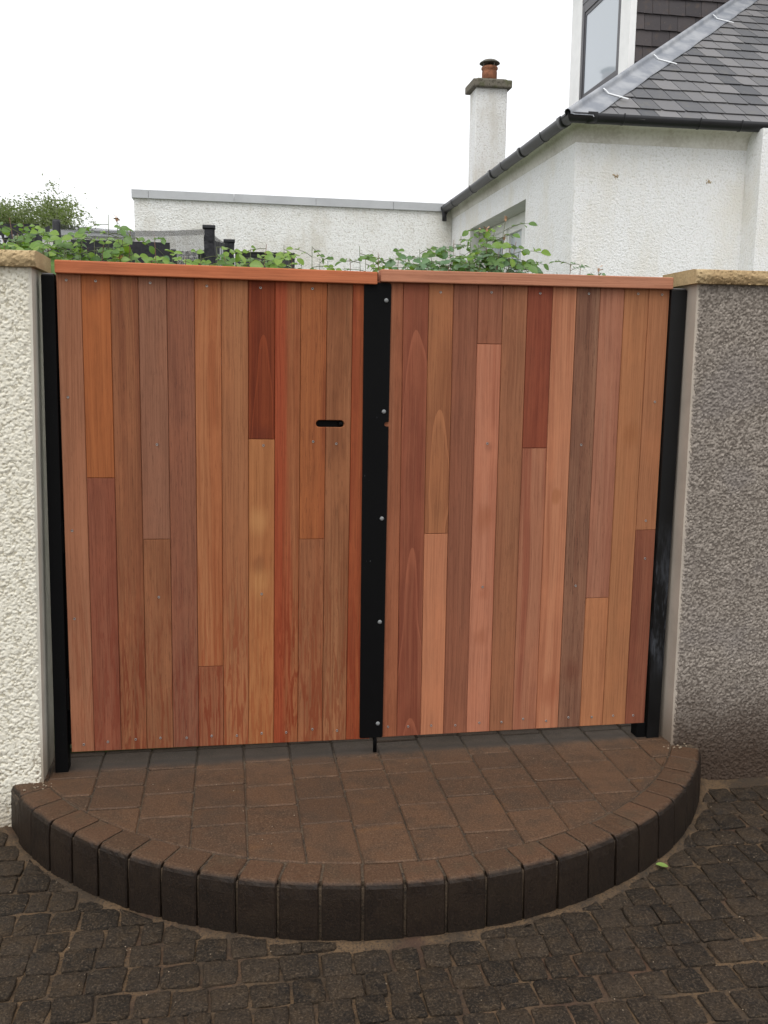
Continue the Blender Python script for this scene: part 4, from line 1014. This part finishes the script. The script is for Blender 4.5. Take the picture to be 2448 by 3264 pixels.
def leaf(root, p, d, up, size, kind):
    d = d.normalized(); s = d.cross(up)
    if s.length < .05: s = d.cross(Vector((1, 0, 0)))
    s.normalize(); n = s.cross(d).normalized()
    o = link("leaf", rng.choice(LMESH[kind]), root)
    Mx = Matrix((s * size, d * size, n * size)).transposed().to_4x4(); Mx.translation = p - Vector(root.location); o.matrix_local = Mx
def compound(root, p, az, size, kinds, twigs):
    el = U(-.35, .6); d = Vector((math.cos(az) * math.cos(el), math.sin(az) * math.cos(el), math.sin(el)))
    L = size * U(1.7, 2.4); k = rng.choice(kinds); pts = []; q = p.copy(); dd = d.copy()
    for i in range(4): pts.append(q.copy()); q = q + dd * L / 3; dd.z -= .16; dd.normalize()
    pts.append(q.copy()); tube(twigs, pts, [.0013, .0012, .0011, .001, .0008], 4)
    side = d.cross(Vector((0, 0, 1))).normalized()
    nl = rng.choice((3, 5, 5))
    leaf(root, pts[-1], (dd + Vector((U(-.2, .2), U(-.2, .2), U(-.3, .2)))), Vector((U(-.5, .5), U(-1.5, -.2), .8)), size * U(.9, 1.2), k)
    for i in range((nl - 1) // 2):
        at_ = pts[3 - 2 * i] if i else pts[3]
        if i: at_ = pts[2].lerp(pts[1], .4)
        for s_ in (-1, 1):
            leaf(root, at_, side * s_ + d * U(.25, .7) + Vector((0, 0, U(-.35, .15))), Vector((U(-.5, .5), U(-1.5, -.2), .8)), size * U(.75, 1.05) * (1 - .12 * i), k)
def rose(label, canes, seed, Y0=.45, fill=()):
    rng.seed(seed); canes = list(canes)
    for (u0, u1, v0, v1, n, kd) in fill:
        for k in range(n): canes.append((u0 + (u1 - u0) * (k + U(.1, .9)) / n, U(v0, v1), kd, 3, Y0 + U(-.12, .2), U(.03, .042), .0))
    bx = at(canes[0][0], 1000, Y0 if len(canes[0]) < 5 else canes[0][4]).x
    root = empty("rose_bush", (bx, Y0 + .05, .02)); tag(root, label, "rose bush", "roses behind the gate")
    twigs = bmesh.new()
    for cn in canes:
        u, v, kinds, nl = cn[:4]; Yc = cn[4] if len(cn) > 4 else Y0 + U(-.08, .16); size = 1.22 * (cn[5] if len(cn) > 5 else U(.034, .044)); bare = cn[6] if len(cn) > 6 else .03
        tip = at(u, v - (6 if u < 450 else -2), Yc); foot = Vector((bx + (tip.x - bx) * .6 + U(-.04, .04), Yc + .05, .02))
        pts = []; N = 12; bend = Vector((U(-.05, .05), U(-.04, .04), 0))
        for i in range(N + 1):
            t = i / N; q = foot.lerp(tip, t) + bend * math.sin(math.pi * t); q += Vector((U(-.006, .006), U(-.006, .006), 0)) * (0 < i < N); pts.append(q)
        bm = bmesh.new(); tube(bm, [q - Vector(root.location) for q in pts], [.0052 - .0040 * i / N for i in range(N + 1)], 6)
        link("stem", from_bm("stem", bm, True), root, STEMG if U(0, 1) < .6 else STEMB)
        az = U(0, 6.28)
        for k in range(nl):
            dist = bare * .6 + k * U(.026, .04); L = (tip - foot).length; t = max(0, 1 - dist / L)
            i = min(int(t * N), N - 1); q = pts[i].lerp(pts[i + 1], t * N - i)
            if q.z < 1.70: break
            compound(root, q, az, size * (.75 + .1 * min(k, 3)), kinds, twigs); az += 2.4 + U(-.5, .5)
        if len(cn) > 7 and cn[7]:
            bm = bmesh.new()
            for k in range(7):
                a = U(0, 6.28); r_ = U(.006, .012); c_ = tip - Vector(root.location) + Vector((U(-.003, .003), U(-.003, .003), U(-.002, .012)))
                t1 = Vector((math.cos(a), math.sin(a), U(-.4, .9))).normalized(); t2 = Vector((-math.sin(a), math.cos(a), U(-.5, .5)))
                f4 = [bm.verts.new(c_), bm.verts.new(c_ + t1 * r_ + t2 * r_ * .5), bm.verts.new(c_ + t1 * r_ * 1.6), bm.verts.new(c_ + t1 * r_ - t2 * r_ * .5)]; bm.faces.new(f4)
            tube(bm, [tip - Vector(root.location) - Vector((0, 0, .008)), tip - Vector(root.location) + Vector((0, 0, .006))], [.004, .006], 8)
            link("withered_flower", from_bm("withered_flower", bm), root, HIPM)
    for v in twigs.verts: v.co -= Vector(root.location)
    tag(link("leaf_stalks", from_bm("leaf_stalks", twigs), root, STEMG), kind="stuff")
    rng.seed(seed + 999)
mm = ['m', 'm', 'y']; yy_ = ['y', 'y', 'm']; bb = ['b', 'b', 'm']
rose("leafy rose bush rising behind the cream wall's sandstone coping", [(30, 700, mm, 5), (75, 715, mm, 5), (-20, 735, mm, 5), (110, 742, mm, 5), (55, 748, yy_, 5), (150, 765, mm, 4), (10, 770, mm, 4), (90, 780, mm, 4), (-60, 720, mm, 5), (180, 770, ['m', 'r', 'y'], 3), (135, 790, mm, 3)], 21, .42, [(-60, 175, 775, 820, 10, mm)])
rose("rose bush with withered tips growing between the padded pole and the extension", [(345, 690, mm, 4, .4, .036, .06), (262, 745, ['m', 'b'], 4), (300, 760, mm, 4), (372, 705, mm, 3, .42, .036, .02, 1), (225, 775, mm, 4), (330, 785, mm, 4), (390, 770, mm, 4), (250, 800, mm, 3), (420, 800, ['m', 'r', 'y'], 3), (280, 795, mm, 3), (360, 800, mm, 3), (205, 800, mm, 3), (415, 740, mm, 3)], 22, .42, [(190, 440, 800, 838, 10, mm)])
rose("thin rose sprig in front of the safety net", [(492, 748, ['m', 'b'], 4, .5, .026), (548, 800, yy_, 3), (470, 815, mm, 3), (590, 815, yy_, 2)], 23, .45, [(440, 640, 815, 845, 7, yy_)])
rose("bright green rose shoot in front of the black padded poles", [(690, 786, yy_, 4, .3, .040, .0), (640, 810, yy_, 2, .36), (715, 815, yy_, 2, .34)], 24, .33)
rose("rose bush in front of the extension's dark window", [(800, 790, yy_, 4, .45, .036), (850, 776, yy_, 4, .45, .038), (905, 778, yy_, 4, .45, .034), (775, 806, yy_, 3), (880, 808, mm, 4), (830, 812, mm, 3), (930, 815, mm, 3)], 25, .45, [(760, 940, 810, 850, 6, yy_)])
rose("slender arching rose shoot against the white extension beside its dark window", [(995, 782, yy_, 3, .5, .028, .01), (1020, 822, mm, 3, .5, .026), (1045, 830, mm, 3, .5, .026), (960, 830, ['y'], 2, .5, .022)], 26, .5)
rose("small rose clump with bare twig tips near the gap between the gate leaves", [(1146, 782, mm, 4, .5, .032, .05), (1205, 802, yy_, 3, .48, .034, .025), (1115, 822, mm, 3), (1165, 825, mm, 4, .5, .032), (1190, 830, yy_, 2)], 27, .5)
rose("large rose bush with withered flowers in front of the house window", [(1272, 796, ['m'], 3, .55, .032, .0), (1338, 792, bb, 4), (1300, 835, bb, 3), (1375, 815, bb, 4), (1420, 785, bb, 5), (1447, 762, bb, 5), (1470, 750, ['m', 'b'], 5), (1500, 765, bb, 5), (1530, 735, ['m', 'b'], 5, .6, .034, .02, 1), (1552, 733, mm, 5, .62, .034, .02, 1), (1576, 735, mm, 5, .6, .034, .03), (1612, 697, mm, 5, .58, .036, .03, 1), (1607, 758, mm, 4, .6, .034, .02, 1), (1645, 768, ['m', 'y', 'b'], 5), (1625, 785, mm, 5), (1590, 800, bb, 5), (1655, 800, bb, 5), (1540, 800, bb, 5), (1480, 815, mm, 5), (1440, 825, bb, 4), (1400, 835, bb, 4), (1515, 830, mm, 4), (1570, 835, bb, 4), (1620, 830, bb, 4), (1665, 835, bb, 3), (1350, 835, bb, 4), (1685, 850, bb, 3)], 28, .58, [(1290, 1690, 815, 865, 18, bb)])
rose("low rose sprig against the white house wall near the pebbledashed wall", [(1820, 838, bb, 2, .6, .03, .01), (1775, 865, bb, 2, .6, .034), (1850, 845, bb, 1, .6, .022, .0)], 29, .6)
rose("last short rose twig with a withered bud beside the sandstone coping", [(1908, 858, bb, 1, .6, .026, .02, 1), (1885, 868, ['m'], 1, .6, .026)], 30, .6)

# ------------------------------------------------------------------ tree far behind
rng.seed(77)
tr = empty("tree", (-4.8, 25, -.2)); tag(tr, "broad leafy tree far behind the trampoline", "tree")
BARK = simple("bark", (74, 64, 54), .9, .25, 12); TL = leafmat("tree_leaf", (84, 94, 60), (122, 130, 88), .35)
bm = bmesh.new(); base = Vector((0, 0, 0)); tips = []
tube(bm, [(0, 0, 0), (.05, 0, 1.2), (.0, .05, 2.4), (.1, 0, 3.6)], [.22, .17, .14, .10], 8)
for k in range(26):
    a = U(0, 6.28); z0 = U(2.0, 3.6); L = U(.9, 2.0); e = U(.25, 1.0)
    p0 = Vector((.05, 0, z0)); d = Vector((math.cos(a) * math.cos(e), math.sin(a) * math.cos(e), math.sin(e))); pts = [p0]
    for i in range(5): pts.append(pts[-1] + d * L / 5 + Vector((U(-.06, .06), U(-.06, .06), U(-.03, .07))))
    tube(bm, pts, [.05, .04, .03, .022, .015, .008], 5); tips += pts[2:]
wind = [Vector((.2, 0, 3.0)), Vector((.5, 0, 4.0)), Vector((.65, 0, 4.5)), Vector((.7, 0, 4.8))]
tube(bm, wind, [.07, .05, .03, .012], 5)
tr.scale = (1.05, 1.05, 1.24); link("trunk", from_bm("trunk", bm, True), tr, BARK)
vs_, fs = [], []
cl = [(t, U(.28, .5)) for t in tips]
for _ in range(130): cl.append((Vector((U(-2.2, .85), U(-1.2, 1.2), U(3.3, 4.7))), U(.3, .5)))
for _ in range(14):
    t = U(0, 1); cl.append((Vector((.45 + .4 * t + U(-.35, .2), U(-.4, .4), 4.0 + 1.25 * t)), .38 - .18 * t))
for _ in range(9): cl.append((Vector((1.05 + U(0, .5), U(-.4, .4), U(3.6, 4.7))), U(.12, .22)))
for (c_, r_) in cl:
    for _ in range(int(210 * (r_ / .4) ** 2)):
        q = Vector((rng.gauss(0, 1), rng.gauss(0, 1), rng.gauss(0, .8))); q = c_ + q * r_ * .48
        if q.x > 1.05 and U(0, 1) < .35: continue
        s_ = U(.03, .052); d = Vector((U(-1, 1) + .5, U(-1, 1), U(-1, .4))).normalized(); e = d.cross(Vector((U(-1, 1), U(-1, 1), U(-1, 1)))).normalized()
        i = len(vs_); vs_ += [q, q + d * s_ + e * s_ * .42, q + d * s_ * 2, q + d * s_ - e * s_ * .42]; fs.append((i, i + 1, i + 2, i + 3))
link("crown", mesh("crown", vs_, fs), tr, TL)

# ------------------------------------------------------------------ small things on the ground
rng.seed(5)
vs_ = []
fl = empty("fallen_leaf", (2.014, -.659, -.171)); tag(fl, "small pale green leaf lying on the setts", "leaf")
me = leaf_mesh(leafmat("fallen_leaf_green", (128, 156, 78), (142, 166, 88), .2), -.12, .25); o = link("leaf_blade", me, fl); o.scale = (.034, .046, .04); o.rotation_euler = (.12, -.1, 1.5)
bm = bmesh.new()
def pebble(x, y, z, r):
    b2 = bmesh.new(); bmesh.ops.create_icosphere(b2, subdivisions=1, radius=r)
    for v in b2.verts: v.co = Vector((v.co.x * U(.6, 1.2) + x, v.co.y * U(.6, 1.2) + y, v.co.z * U(.5, .8) + z))
    t = bpy.data.meshes.new("t"); b2.to_mesh(t); b2.free(); bm.from_mesh(t); bpy.data.meshes.remove(t)
for _ in range(420):
    x, y_ = U(-.5, 2.9), U(-1.75, -.1); d = math.hypot(x - CX0, y_ - CY0)
    if d < 1.34: z, ok = .001, (y_ < .1 and U(0, 1) < .5)
    elif d < 1.49: ok = False
    else: z, ok = -.176, True
    if ok: pebble(x, y_, z + .001, U(.0010, .0028))
for _ in range(26):                                            # crumbs at the foot of both walls
    if U(0, 1) < .5: pebble(U(-.14, -.05), U(-.16, -.085), .002, U(.002, .006))
    else: pebble(U(2.25, 2.36), U(-.14, -.07), .002, U(.002, .006))
o = link("grit", from_bm("grit", bm), None, simple("pale_grit", (140, 124, 104), .8, .3, 200)); tag(o, "pale grains of grit scattered over setts and step", kind="stuff")
print("setts", n_set, "slates", n_sl)
